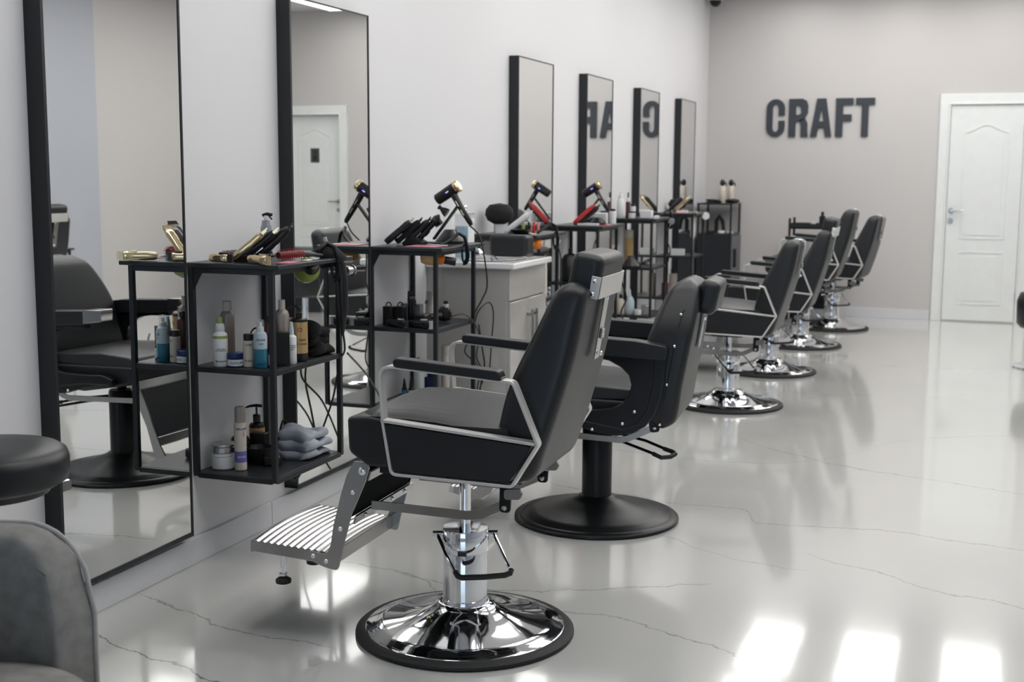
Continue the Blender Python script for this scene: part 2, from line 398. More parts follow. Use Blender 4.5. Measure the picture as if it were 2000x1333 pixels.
# dome camera in the far corner
t = thing('dome_camera', 'small round black and white security camera high in the far left corner', 'camera', (-.005, 12.55, 3.05))
obj('camera_mount', MB().lathe([(.075, 0), (.075, .05), (.05, .09)], (0, 0, 0)), WHITEP, t)
obj('camera_dome', MB().ball((0, 0, .0), .058, 14), BLACKG, t)

# wall lettering -----------------------------------------------------------
def letter(ch, x0, x1):
    Z0, Z1 = 1.745, 2.112; w = x1-x0; h = Z1-Z0; st = w*.34; y0, y1 = FY-.02, FY
    P = lambda u, v: (x0+u*w, Z0+v*h)
    mb = MB()
    if ch == 'C':
        o_ = []; i_ = []
        def arc(cx, cz, rx, rz, a0, a1, n=8): return [(cx+rx*math.cos(R(a0+(a1-a0)*k/n)), cz+rz*math.sin(R(a0+(a1-a0)*k/n))) for k in range(n+1)]
        cx = (x0+x1)/2; ro = w/2; ri = w/2-st; zt = Z1-ro; zb = Z0+ro
        pts = [(x1, Z0+h*.56+.0)]+arc(cx, zt, ro, ro, 0, 180)+arc(cx, zb, ro, ro, 180, 360)+[(x1, Z0+h*.43), (x1-st, Z0+h*.43)]
        pts += arc(cx, zb, ri, ri*1.4, 0, -180)+arc(cx, zt, ri, ri*1.4, 180, 0)+[(x1-st, Z0+h*.56)]
        mb.prism(pts, y0, y1)
    if ch == 'R':
        mb.prism([P(0, 0), P(.36, 0), P(.36, 1), P(0, 1)], y0, y1)
        mb.prism([P(.36, .82), P(.50, .82), P(.62, .78), P(.62, .62), P(.52, .58), P(.36, .58), P(.36, .40), P(.66, .42), P(.86, .52), P(.97, .62), P(.98, .82), P(.90, .94), P(.70, 1), P(.36, 1)], y0, y1)
        mb.prism([P(.62, 0), P(1.0, 0), P(.96, .15), P(.96, .36), P(.82, .50), P(.50, .42), P(.58, .38), P(.62, .30)], y0, y1)
    if ch == 'A':
        mb.prism([P(0, 0), P(.30, 0), P(.37, .23), P(.40, .39), P(.50, .76), P(.50, 1), P(.29, 1)], y0, y1)
        mb.prism([P(1, 0), P(.71, 1), P(.50, 1), P(.50, .76), P(.60, .39), P(.63, .23), P(.70, 0)], y0, y1)
        mb.prism([P(.36, .23), P(.64, .23), P(.60, .40), P(.40, .40)], y0, y1)
    if ch == 'F': mb.prism([P(0, 0), P(.42, 0), P(.42, .40), P(.92, .40), P(.92, .58), P(.42, .58), P(.42, .82), P(1, .82), P(1, 1), P(0, 1)], y0, y1)
    if ch == 'T': mb.prism([P(.32, 0), P(.68, 0), P(.68, .82), P(1, .82), P(1, 1), P(0, 1), P(0, .82), P(.32, .82)], y0, y1)
    o = obj('sign_letter', mb, LETTER, smooth=False)
    return tag(o, 'dark grey block letter %s mounted on the far wall' % ch, 'letter', 'letters of the word on the far wall')
for ch, a, b in (('C', .491, .670), ('R', .708, .897), ('A', .917, 1.121), ('F', 1.155, 1.318), ('T', 1.342, 1.518)): letter(ch, a, b)

# mirrors -------------------------------------------------------------------
def mirror(y0, y1, label, z0=.125, z1=2.045, tilt=0.):
    t = thing('wall_mirror', label, 'mirror', (0, y0, 0), group='tall black framed wall mirrors', rz=tilt); w = y1-y0
    d = .058
    f = MB().bb(0, d, 0, .012, z0, z1).bb(0, d, w-.008, w, z0, z1).bb(0, d, 0, w, z0, z0+.014).bb(0, d, 0, w, z1-.006, z1)
    obj('mirror_frame', f, BLACKM, t, smooth=False)
    obj('mirror_glass', MB().bb(.002, d-.003, .012, w-.008, z0+.014, z1-.006), MIRROR, t, smooth=False)
    return t
mirror(2.955, 3.635, 'nearest tall black framed mirror, reflecting a black based barber chair', tilt=.009)
mirror(4.325, 5.005, 'tall black framed mirror behind the headrest chair, reflecting a white door')
mirror(6.85, 7.505, 'tall black framed mirror just beyond the grey washbasin cabinet, reflecting plain wall')
mirror(8.17, 8.83, 'tall black framed mirror reflecting the letters A and F')
mirror(9.555, 10.20, 'tall black framed mirror reflecting the letter C')
mirror(10.935, 11.56, 'farthest and smallest looking black framed mirror')

# wall shelves ---------------------------------------------------------------
def shelf_unit(L, zs, D=.335, top_out=.03):
    t = thing('wall_shelf', '', 'shelf')
    z0, zm, zt = zs; p = .018
    for x in (.004, D-p):
        for y in (0, L-p): obj('post', MB().bb(x, x+p, y, y+p, z0-.012, zt-.016), BLACKM, t, bevel=.001)
    for z in (z0, zm):
        fr = MB().bb(.022, D-p, .002, .016, z-.018, z).bb(.022, D-p, L-.016, L-.002, z-.018, z).bb(.006, .018, .018, L-p, z-.018, z).bb(D-.016, D-.002, .018, L-p, z-.018, z)
        r_ = obj('shelf_rail', fr, BLACKM, t, bevel=.001)
        obj('shelf_board', MB().bb(.018, D-.016, .016, L-.016, z-.010, z+.001), SHELF, t, bevel=.001)
    fr = MB().bb(.022, D-p, .002, .016, zt-.036, zt-.017).bb(.022, D-p, L-.016, L-.002, zt-.036, zt-.017).bb(D-.016, D-.002, .018, L-p, zt-.036, zt-.017)
    obj('top_rail', fr, BLACKM, t, bevel=.001)
    gs = MB()
    gs.prism([(.022, zt-.036), (.055, zt-.036), (.022, zt-.095)], .003, .008)
    obj('corner_gusset', gs, BLACKM, t, smooth=False)
    obj('top_board', MB().bb(.002, D+top_out, -.012, L+.035, zt-.016, zt), SHELF, t, bevel=.003)
    return t
s1 = shelf_unit(.50, (.328, .705, 1.068)); s1.location = (0, 3.705, 0)
s1['label'] = 'nearest black metal wall shelf full of hair product bottles'; s1['group'] = 'black wall shelves by the mirrors'
s2 = shelf_unit(.47, (.330, .688, 1.050)); s2.location = (0, 5.075, 0)
s2['label'] = 'black metal wall shelf in front of the grey washbasin cabinet'; s2['group'] = 'black wall shelves by the mirrors'
def shelf_at(y, lab, z=0, x=0, rz=0):
    c = copy_tree(s2); c.location = (x, y, z); c.rotation_euler.z = rz; c['label'] = lab; return c
s3 = shelf_at(6.33, 'black metal wall shelf just behind the grey washbasin cabinet')
s4 = shelf_at(7.56, 'black wall shelf with the red clipper and the second hairdryer stand')
s5 = shelf_at(8.92, 'black wall shelf with white jars, left of the gold clipper shelf')
s6 = shelf_at(10.28, 'farthest black wall shelf, with gold clippers on top')
s7 = shelf_at(9.05, 'black metal shelf on the opposite wall, seen in the nearest mirror', x=RX-.01, z=-.33, rz=PI)

# far rack --------------------------------------------------------------------
t = thing('rack_cabinet', 'tall black rack with a dark closed cabinet below, in the far corner', 'rack', (.03, 11.80, 0))
for x in (0, .335-.018):
    for y in (0, .49): obj('post', MB().bb(x, x+.018, y, y+.018, .12, 1.085), BLACKM, t)
obj('top_board', MB().bb(-.005, .34, -.005, .513, 1.085, 1.10), SHELF, t, bevel=.002)
obj('shelf_board', MB().bb(.0, .335, .0, .508, .79, .805), SHELF, t, bevel=.002)
cb = obj('cabinet_body', MB().bb(.002, .333, .002, .506, .15, .79), SHELF, t, bevel=.003)
obj('door_front', MB().bb(.333, .345, .006, .502, .155, .785), mat('grey_cabinet_front', (.10, .10, .11), .35), t, bevel=.002)
obj('handle', MB().bb(.345, .365, .12, .20, .48, .66), PLASTIC, t, bevel=.004)

# ------------------------------------------------------------------ barber chairs
def dome_base(t, mdome, R0=.331, cap_r=.085, rim=True):
    obj('base_rim', MB().lathe([(R0-.035, .002), (R0-.006, .0), (R0, .006), (R0-.001, .013), (R0-.008, .019), (R0-.02, .022), (R0-.030, .023)], n=64), RUBBER if mdome is CHROME else mdome, t)
    obj('base_dome', MB().lathe([(R0-.032, .004), (R0-.029, .022), (R0-.034, .026), (R0-.050, .028), (R0-.056, .032), (R0-.085, .037), (.19, .047), (.14, .062), (.105, .077), (cap_r+.006, .088), (cap_r, .096), (cap_r-.012, .098), (.02, .098)], n=64, ), mdome, t, sharp=60)
def bolt(parent, p, d, r=.008, m=CHROME):
    p = Vector(p); d = Vector(d).normalized()
    q = d.to_track_quat('Z', 'Y').to_matrix().to_4x4(); q.translation = p
    return obj('bolt', MB().lathe([(r, 0), (r, .002), (r*.75, .005), (r*.3, .0065), (.0001, .0065)], n=12, M=q), m, parent)

def interp(tab, z):
    if z <= tab[0][0]: return tab[0][1]
    for i in range(len(tab)-1):
        a, b = tab[i], tab[i+1]
        if z <= b[0]:
            u = (z-a[0])/(b[0]-a[0]); m0 = tab[i-1] if i > 0 else a; m1 = tab[i+2] if i+2 < len(tab) else b
            s0 = (b[1]-m0[1])/(b[0]-m0[0]); s1 = (m1[1]-a[1])/(m1[0]-a[0]); h = b[0]-a[0]
            return (2*u**3-3*u*u+1)*a[1]+(u**3-2*u*u+u)*h*s0+(-2*u**3+3*u*u)*b[1]+(u**3-u*u)*h*s1
    return tab[-1][1]
def loft_back(fr, re, hw, r, e0=.03, e1=.03, n=34):
    """upholstered back: front x, rear x and half width as functions of z, edges rounded by r, ends by e0/e1"""
    z0, z1 = fr[0][0], fr[-1][0]; zs = [z0+(z1-z0)*(.5-.5*math.cos(PI*k/n)) for k in range(n+1)]; secs = []
    for z in zs:
        a = interp(fr, z); b = interp(re, z); w = interp(hw, z); d = 0
        if z-z0 < e0: q = 1-(z-z0)/e0; d = e0*(1-math.sqrt(max(0, 1-q*q)))
        if z1-z < e1: q = 1-(z1-z)/e1; d = max(d, e1*(1-math.sqrt(max(0, 1-q*q))))
        d = min(d, (b-a)*.42)
        secs.append([(x, y, z) for x, y in rpoly([(a+d, -w+d), (b-d, -w+d), (b-d, w-d), (a+d, w-d)], max(.004, min(r, (b-a)*.35)), 5)])
    return MB().loft(secs)
LOW = ('base_rim', 'base_dome', 'pedestal', 'foot_lever')
def chair_a(headrest=True):
    t = thing('barber_chair', '', 'barber chair')
    dome_base(t, CHROME)
    ped = MB().lathe([(.066, .09), (.0685, .092), (.0685, .108), (.067, .110), (.067, .252), (.0665, .254), (.0695, .256), (.0705, .262), (.0705, .318), (.068, .324), (.02, .325)], n=48)
    pd = obj('pedestal', ped, CHROME, t, sharp=30)
    obj('release_notch', MB().box((.016, -.0685, .262), (.026, .010, .014), rot=(0, 0, R(13))), PLASTIC, pd)
    lv = MB()
    lv.cyl((-.090, -.037, .305), (-.055, -.022, .305), .009, n=14).cyl((.090, .037, .305), (.055, .022, .305), .009, n=14)
    lv.tube([(-.078, -.032, .305), (-.03, -.088, .268), (.022, -.145, .232)], .0055).tube([(.078, .032, .305), (.125, -.03, .272), (.17, -.09, .243)], .0055)
    l = obj('foot_lever', lv, CHROME, t)
    obj('lever_grip', MB().tube([(.024, -.147, .231), (.036, -.160, .224), (.05, -.164, .222), (.11, -.143, .224), (.166, -.119, .228), (.179, -.110, .233), (.178, -.098, .239)], .0085), RUBBER, l)
    # --- upper assembly
    obj('piston_rod', MB().cyl((0, 0, .12), (0, 0, .56), .0175, n=24), CHROME, t)
    sb = rpoly([(-.262, .690, .012), (-.20, .694, .03), (.22, .655, .01), (.25, .56, .03), (-.20, .552, .04), (-.258, .59, .03)], n=4)
    obj('seat_base', MB().prism(sb, -.262, .262), LEATHER, t, bevel=.010, seg=3)
    sc = rpoly([(-.250, .694, .010), (-.19, .716, .05), (-.08, .718, .08), (.05, .708, .08), (.215, .682, .02), (.215, .655, .0), (-.24, .682, .0)], n=4)
    secs = []
    for j in range(21):
        v = -1+2*j/20; y = v*.247; cr = .024*abs(v)**5
        secs.append([(x+(.006*abs(v)**6 if x < -.2 else 0), y, z-cr if z > .69 else z) for x, z in sc])
    sc_ = obj('seat_cushion', MB().loft(secs), LEATHER_SEAT, t, sharp=60)
    for s in (-1, 1): obj('seat_piping', MB().tube([(-.24, s*.246, .690), (-.17, s*.247, .694), (0, s*.247, .688), (.21, s*.247, .664)], .0028, 6), LEATHER, sc_)
    for s in (-1, 1):
        ya, yb = sorted((s*.257, s*.292))
        path = rpoly([(-.115, .542, .02), (.238, .535, .012), (.311, .655, .012), (.240, .822, .018), (-.150, .848, .035), (-.140, .69, .0)], n=5)
        af = MB().band(path, .008, ya, yb)
        a = obj('arm_frame', af, ALU, t, bevel=.0015, sharp=25)
        obj('arm_rail', MB().band([(-.145, .693), (.304, .657)], .008, ya, yb, closed=False), ALU, a, bevel=.001)
        pad = rpoly([(-.105, .846, .014), (-.105, .872, .014), (.20, .852, .014), (.215, .824, .012), (.10, .832, .0)], n=4)
        obj('arm_pad', MB().prism(pad, ya-.006, yb+.006), LEATHER, t, bevel=.008, seg=3)
        yc, yd = sorted((s*.247, s*.288))
        sp = rpoly([(-.134, .684, .006), (.292, .650, .006), (.230, .545, .012), (-.110, .551, .015)], n=3)
        obj('side_panel', MB().prism(sp, yc, yd), LEATHER, t, bevel=.007, seg=3)
    fr = [(.520, .190), (.56, .175), (.60, .165), (.68, .172), (.805, .203), (.935, .262), (1.035, .310), (1.085, .335)]
    re = [(.520, .262), (.56, .288), (.60, .302), (.70, .334), (.874, .383), (1.01, .408), (1.05, .413), (1.085, .410)]
    hw = [(.520, .215), (.60, .232), (.72, .230), (.90, .215), (1.03, .203), (1.085, .192)]
    yf = lambda z: interp(hw, z)/.232
    b = obj('backrest', loft_back(fr, re, hw, .042, .03, .035), LEATHER, t, sharp=180)
    for s in (-1, 1):
        fp = [(.166, .62), (.175, .70), (.203, .802), (.231, .868), (.260, .932), (.310, 1.032), (.335, 1.070)]
        obj('backrest_piping', MB().tube([(interp(fr, z)+.0105, s*(interp(hw, z)-.0135), z) for z in [.58+.47*k/24 for k in range(25)]], .0032, 6), LEATHER, b)
    # steel plates on the back
    sp_ = MB().box((.412, 0, .955), (.004, .05, .20), rot=(0, R(9), 0)).box((.414, 0, .93), (.006, .03, .03), rot=(0, R(6), 0))
    pl = obj('back_plate', sp_, CHROME_SAT, t, bevel=.001)
    for z in (.87, .93, 1.03): bolt(pl, (.414+(z-.955)*.1, .015 if z != .93 else 0, z), (1, 0, -.1), .007)
    if headrest:
        hr = MB().box((0, 0, 0), (.092, .275, .115))
        h = obj('headrest', hr, LEATHER, t, bevel=.026, seg=5, sharp=60); h.location = (.393, .008, 1.106); h.rotation_euler = (0, R(10), 0)
        hp = [(-.047, y, z) for y, z in rpoly([(-.128, -.048), (.128, -.048), (.128, .048), (-.128, .048)], .03, 5)]
        br = MB().box((.049, 0, -.030), (.004, .255, .062)).box((.036, -.1395, -.030), (.026, .004, .062)).box((.036, .1395, -.030), (.026, .004, .062))
        k = obj('headrest_bracket', br, ALU, t, bevel=.001); k.location = h.location; k.rotation_euler = h.rotation_euler
        for z in (-.048, -.012): bolt(k, (.034, -.1415, z), (0, -1, 0), .0065)
        obj('headrest_stem', MB().box((.422, 0, 1.045), (.004, .04, .07), rot=(0, R(8), 0)), CHROME_SAT, t)
    else:
        obj('headrest_socket', MB().box((.395, 0, 1.080), (.05, .07, .012), rot=(0, R(8), 0)).box((.424, 0, 1.05), (.008, .045, .05), rot=(0, R(6), 0)), CHROME, t, bevel=.002)
    # under-structure
    obj('seat_frame', MB().bb(-.19, .22, -.15, .15, .538, .553).bb(-.09, .09, -.09, .09, .50, .54).bb(-.19, .24, -.20, -.17, .520, .548).bb(-.19, .24, .17, .20, .520, .548), BLACKG, t, bevel=.003)
    for s in (-1, 1):
        y = s*.185
        obj('linkage_bar', MB().band([(-.222, .420), (.07, .414), (.115, .420), (.185, .455)], .026, y-.003, y+.003, closed=False), CHROME_SAT, t, bevel=.001)
        hg = MB().prism(rpoly([(.175, .555), (.212, .555), (.205, .435), (.172, .435)], .012), y-.012, y-.003)
        ho = obj('hinge_plate', hg, BLACKG, t, bevel=.002)
        bolt(ho, (.188, y-.012, .45), (0, -1, 0), .009, CHROME_SAT)
        obj('hinge_arm', MB().prism(rpoly([(.19, .505), (.235, .510), (.245, .492), (.235, .478), (.19, .475)], .01), y-.022, y-.012), CHROME_SAT, t, bevel=.001)
        # footrest side plates
        out = rpoly([(-.258, .556, .008), (-.207, .550, .012), (-.222, .500, .02), (-.268, .395, .05), (-.295, .300, .03), (-.314, .222, .014), (-.36, .230, .01), (-.412, .248, .014), (-.405, .276, .006), (-.350, .268, .014), (-.336, .300, .02), (-.326, .360, .05), (-.302, .450, .05), (-.283, .510, .03)], n=4)
        ys = s*.222
        br = obj('footrest_bracket', MB().prism(out, ys-.003, ys+.003), CHROME_SAT, t, bevel=.001)
        for x, z, r in ((-.233, .527, .012), (-.262, .462, .008), (-.303, .350, .008), (-.392, .260, .008), (-.350, .248, .008)):
            bolt(br, (x, ys-.003, z), (0, -1, 0), r)
    obj('calf_pad', MB().box((-.262, 0, .455), (.022, .425, .15), rot=(0, R(18), 0)), VINYL, t, bevel=.008, seg=3)
    cs = obj('calf_strip', MB().box((-.262, 0, .378), (.006, .43, .026), rot=(0, R(18), 0)).box((-.215, 0, .512), (.006, .43, .028), rot=(0, R(18), 0)), CHROME_SAT, t)
    for y in (-.15, 0.05, .15): bolt(cs, (-.258, y, .378), (1, 0, -.3), .007)
    N = 12; top = []
    xa, xb = -.600, -.335
    for k in range(N*6+1):
        x = xa+(xb-xa)*k/(N*6); top.append((x, .283-.014*(k/(N*6))+.0055*abs(math.sin(PI*k/6))))
    fp = MB(); rings = []
    ny = 9
    for j in range(ny):
        v = -1+2*j/(ny-1); y = v*.216; dz = .012*(1-v*v)
        rings.append([(xa, y, .252)]+[(x, y, z+dz) for x, z in top]+[(xb, y, .236)])
    fp.loft(rings); obj('footrest_plate', fp, RIB, t, sharp=50)
    obj('footrest_skirt', MB().bb(-.602, -.598, -.218, .218, .25, .284).box((-.468, -.218, .262), (.268, .004, .03), rot=(0, R(3), 0)).box((-.468, .218, .262), (.268, .004, .03), rot=(0, R(3), 0)).bb(-.337, -.333, -.218, .218, .232, .272), CHROME_SAT, t)
    for y in (-.20, .0):
        lf = MB().cyl((-.505, y, .262), (-.505, y, .205), .0085, n=16).cyl((-.505, y, .205), (-.505, y, .178), .005).lathe([(.0001, .182), (.012, .182), (.013, .188), (.0001, .19)], (-.505, y, 0))
        f = obj('levelling_stem', lf, CHROME, t)
        obj('levelling_foot', MB().lathe([(.018, .158), (.023, .160), (.0235, .170), (.017, .175), (.006, .180)], (-.505, y, 0), n=24), RUBBER, f)
    return t
def drop(t, dz):
    for c in kids(t):
        if c.name.split('.')[0] not in LOW: c.location.z += dz

proto = chair_a(True)
proto.location = (1.155, 3.425, 0); proto.rotation_euler.z = R(2.5)
proto['label'] = 'nearest black barber chair on a round chrome base with corrugated footrest'
proto['group'] = 'barber chairs with pale metal arm frames'
plain = chair_a(False); G = 'barber chairs with pale metal arm frames'; plain['group'] = G
plain.location = (1.165, 7.52, 0); drop(plain, -.078); plain.rotation_euler.z = R(1)
plain['label'] = 'third chair of the row, chrome based barber chair without a headrest'
c4 = place(proto, (1.185, 8.93, 0), R(1), 'fourth chair of the row, small black headrest raised above its back', G); drop(c4, -.075)
c5 = place(plain, (1.20, 10.42, 0), R(0), 'fifth chair of the row, its tall back rising above the fourth chair', G); drop(c5, .105)
c6 = place(plain, (1.30, 11.72, 0), R(-6), 'farthest barber chair of the row, standing alone near the far wall', G); drop(c6, .02)
c7 = place(proto, (4.10, 7.62, 0), R(178), 'chair of the opposite row seen from behind in the nearest mirror', G)
drop(c7, -.03)

# second chair: classic barber chair with black base -------------------------------
def chair_b():
    t = thing('barber_chair', 'second chair of the row, barber chair on a black round base with curved side panels', 'barber chair', (1.158, 4.80, 0), R(5))
    dome_base(t, BASEBLK, .331, .07)
    pd = obj('pedestal', MB().lathe([(.060, .09), (.060, .375), (.055, .386), (.02, .387)], n=40), BASEBLK, t)
    obj('oil_port', MB().lathe([(.006, 0), (.010, .001), (.010, .004), (.006, .004)], n=14, M=Matrix.Translation((-.035, -.050, .345)) @ Euler((R(90), 0, R(-30))).to_matrix().to_4x4()), CHROME, pd)
    lv = MB().tube([(.03, -.05, .345), (.12, -.08, .335), (.27, -.16, .308)], .006).tube([(.055, .03, .35), (.20, -.03, .335), (.30, -.09, .315)], .006)
    l = obj('foot_lever', lv, BLACKG, t)
    obj('lever_grip', MB().tube([(.25, -.15, .311), (.285, -.172, .303), (.315, -.150, .303), (.330, -.115, .308), (.318, -.098, .312), (.28, -.078, .318)], .009), RUBBER, l)
    obj('piston_rod', MB().cyl((0, 0, .3), (0, 0, .43), .022), BLACKG, t)
    out = [(-.07, .70), (.04, .697), (.10, .687), (.145, .664), (.175, .635), (.185, .60), (.176, .56), (.15, .527), (.11, .508), (.05, .500), (-.05, .50), (-.15, .502), (-.20, .485), (-.20, .455), (-.10, .448), (-.014, .430), (.06, .408), (.13, .402), (.19, .414), (.24, .443), (.275, .49), (.298, .56), (.312, .72), (.2, .735), (-.07, .74)]
    for s in (-1, 1):
        ya, yb = sorted((s*.262, s*.300))
        p = obj('side_panel', MB().prism(out, ya, yb), BLACKG, t, bevel=.006, seg=3)
        pb = [(-.19, .462), (-.05, .462), (.06, .445), (.16, .430), (.215, .455), (.25, .51), (.268, .60), (.275, .70)]
        obj('panel_bead', MB().tube([(x, s*.301, z) for x, z in pb], .004, 6), BLACKG, p)
        for x, z in ((.04, .424), (.155, .452), (.20, .500)): bolt(p, (x, -.300 if s < 0 else .300, z), (0, s, 0), .007)
        arm = rpoly([(-.165, .742, .012), (-.17, .785, .01), (.20, .768, .02), (.315, .752, .012), (.315, .70, .02), (.10, .708, .02), (-.10, .722, .0)], n=4)
        a = obj('arm_rest', MB().prism(arm, s*.285-.036, s*.285+.036), LEATHER, t, bevel=.014, seg=3)
        tip = rpoly([(-.173, .738, .004), (-.177, .789, .004), (-.075, .785, .0), (-.075, .725, .0)], n=2)
        obj('arm_end_cap', MB().prism(tip, s*.285-.038, s*.285+.038), CHROME_SAT, a, bevel=.003)
    obj('seat_base', MB().prism(rpoly([(-.27, .46, .03), (-.275, .54, .02), (.24, .53, .02), (.24, .43, .03), (0, .415, .03)], n=4), -.255, .255), LEATHER, t, bevel=.012, seg=3)
    sc = rpoly([(-.285, .525, .03), (-.27, .578, .03), (-.1, .590, .06), (.20, .572, .02), (.20, .53, 0)], n=4)
    obj('seat_cushion', MB().prism(sc, -.250, .250), LEATHER_SEAT, t, bevel=.018, seg=3)
    fr = [(.425, .262), (.53, .185), (.68, .205), (.80, .240), (.93, .288), (.985, .322)]
    re = [(.425, .318), (.46, .345), (.60, .368), (.80, .402), (.90, .412), (.95, .410), (.985, .400)]
    hw = [(.425, .235), (.50, .250), (.70, .250), (.80, .235), (.90, .190), (.95, .160), (.985, .130)]
    b = obj('backrest', loft_back(fr, re, hw, .032, .03, .04), LEATHER, t, sharp=180)
    for x, z in ((.285, .445), (.310, .60), (.335, .745), (.352, .86)): bolt(b, (x, -interp(hw, z)-.0005, z), (.1, -1, 0), .0065)
    obj('back_seam', MB().tube([(x, -interp(hw, z)-.0006, z) for x, z in ((.283, .445), (.305, .55), (.322, .65), (.336, .745), (.35, .83), (.36, .875))]+[(.39, -.188, .885), (.413, -.165, .885)], .0025, 6), LEATHER, b)
    h = obj('headrest', MB().box((0, 0, 0), (.075, .27, .13)), LEATHER, t, bevel=.025, seg=4, sharp=60); h.location = (.440, .005, .918); h.rotation_euler = (0, R(12), 0)
    pl = obj('back_plate', MB().box((.410, -.02, .80), (.006, .055, .17), rot=(0, R(9), 0)), CHROME_SAT, t, bevel=.001)
    bolt(pl, (.418, -.02, .83), (1, 0, 0), .010)
    for s in (-1, 1):
        obj('linkage_bar', MB().band([(-.30, .385), (.13, .368), (.16, .376), (.262, .425)], .024, s*.20-.003, s*.20+.003, closed=False), CHROME_SAT, t, bevel=.001)
        ho = obj('hinge_plate', MB().prism(rpoly([(.235, .47), (.285, .475), (.28, .41), (.245, .405)], .012), s*.20-.010, s*.20-.003), BLACKG, t); bolt(ho, (.262, s*.20-.010, .425), (0, -1, 0), .008)
        # leg rest
        out2 = rpoly([(-.275, .49, .02), (-.235, .48, .02), (-.33, .28, .02), (-.375, .13, .02), (-.43, .10, .02), (-.53, .12, .01), (-.53, .145, .01), (-.435, .14, .02), (-.40, .20, .02)], n=3)
        obj('footrest_bracket', MB().prism(out2, s*.235-.004, s*.235+.004), CHROME_SAT, t)
    e = (0, R(26), 0)
    obj('leg_panel', MB().box((-.325, 0, .335), (.022, .46, .22), rot=e), LEATHER, t, bevel=.008)
    obj('leg_panel_trim', MB().box((-.272, 0, .452), (.024, .465, .035), rot=e).box((-.378, 0, .215), (.024, .465, .035), rot=e), CHROME_SAT, t)
    N = 9; xa, xb = -.55, -.40
    top = [(xa+(xb-xa)*k/(N*6), .145-.02*k/(N*6)+.005*abs(math.sin(PI*k/6))) for k in range(N*6+1)]
    obj('footrest_plate', MB().prism([(xa, .12)]+top+[(xb, .10)], -.23, .23), RIB, t, sharp=50)
    rl = obj('recline_lever', MB().tube([(.15, .31, .45), (.12, .325, .53), (.10, .33, .60)], .006), CHROME, t)
    return t
c2 = chair_b()

# ------------------------------------------------------------------ grey tub armchair and black stool (left foreground)
t = thing('tub_armchair', 'grey fabric tub armchair with light piping in the near left corner', 'armchair', (.82, 1.69, 0), R(13))
def arc_ring(r0, r1, a0, a1, ztop, n=40, zb=.10):
    secs = []
    for i in range(n+1):
        s = i/n; a = R(a0+(a1-a0)*s); e = min(s, 1-s)*abs(R(a1-a0))*r1
        zt = ztop - (.17-(math.sqrt(max(0, .17**2-max(0, .17-e)**2)))) if e < .17 else ztop
        rr = .028; ring = []
        for (r, z) in ((r0, zb), (r1, zb), (r1, zt-.012), (r1-.012, zt), (r0+.03, zt), (r0+.008, zt-.008), (r0, zt-.03)):
            ring.append((r*math.cos(a), r*math.sin(a), z))
        secs.append(ring)
    return MB().loft(secs)
ART = R(-35)
obj('chair_shell', arc_ring(.265, .36, 62, 298, .66), FABRIC, t, bevel=.008, seg=3, sharp=60)
pts = []
for i in range(61):
    s = i/60; a = R(62+236*s); e = min(s, 1-s)*R(236)*.36
    zt = .66-(.17-math.sqrt(max(0, .17**2-max(0, .17-e)**2))) if e < .17 else .66
    pts.append((.361*math.cos(a), .361*math.sin(a), zt-.004))
a0, a1 = R(62), R(298)
pts = [(.361*math.cos(a0), .361*math.sin(a0), .12)]+pts+[(.361*math.cos(a1), .361*math.sin(a1), .12)]
obj('shell_piping', MB().tube(pts, .0055, 8), PIPING, t)
obj('seat_cushion', MB().lathe([(.02, .26), (.24, .26), (.258, .29), (.258, .37), (.240, .405), (.18, .422), (.02, .427)], (.03, 0, 0), n=48, sx=1.08), FABRIC, t, sharp=60)
for a in (45, 135, 225, 315): obj('leg', MB().cyl((.24*math.cos(R(a)), .24*math.sin(R(a)), .10), (.25*math.cos(R(a)), .25*math.sin(R(a)), 0), .018, .012), BLACKM, t)

t = thing('round_stool', 'black round leather stool in front of the nearest mirror', 'stool', (.405, 2.30, 0))
obj('stool_cushion', MB().lathe([(.02, .645), (.165, .645), (.182, .655), (.187, .675), (.187, .705), (.181, .722), (.165, .732), (.10, .735), (.02, .735)], n=56), LEATHER, t, sharp=60)
obj('stool_plate', MB().lathe([(.02, .625), (.14, .625), (.15, .645), (.02, .645)], n=32), PLASTIC, t)
obj('gas_column', MB().cyl((0, 0, .10), (0, 0, .63), .02), CHROME, t)
for k in range(5):
    a = 2*PI*k/5+.5; e = (.24*math.cos(a), .24*math.sin(a))
    lg = obj('leg', MB().tube([(0, 0, .12), (e[0]*.5, e[1]*.5, .10), (e[0], e[1], .065)], .014), CHROME, t)
    obj('caster', MB().cyl((e[0]-.012*math.sin(a), e[1]+.012*math.cos(a), .027), (e[0]+.012*math.sin(a), e[1]-.012*math.cos(a), .027), .027).cyl((e[0], e[1], .03), (e[0], e[1], .065), .006), PLASTIC, lg)

# black pouf stool at the right edge
t = thing('pedestal_stool', 'thick black pedestal stool cut off by the right edge of the view', 'stool', (3.00, 9.88, 0))
obj('stool_cushion', MB().lathe([(.02, .29), (.16, .29), (.185, .32), (.19, .48), (.17, .54), (.12, .555), (.02, .56)], n=40), LEATHER, t, sharp=60)
obj('stool_column', MB().cyl((0, 0, .02), (0, 0, .3), .025), CHROME, t)
obj('stool_base', MB().lathe([(.2, 0), (.2, .01), (.05, .03), (.02, .03)], n=40), CHROME, t)

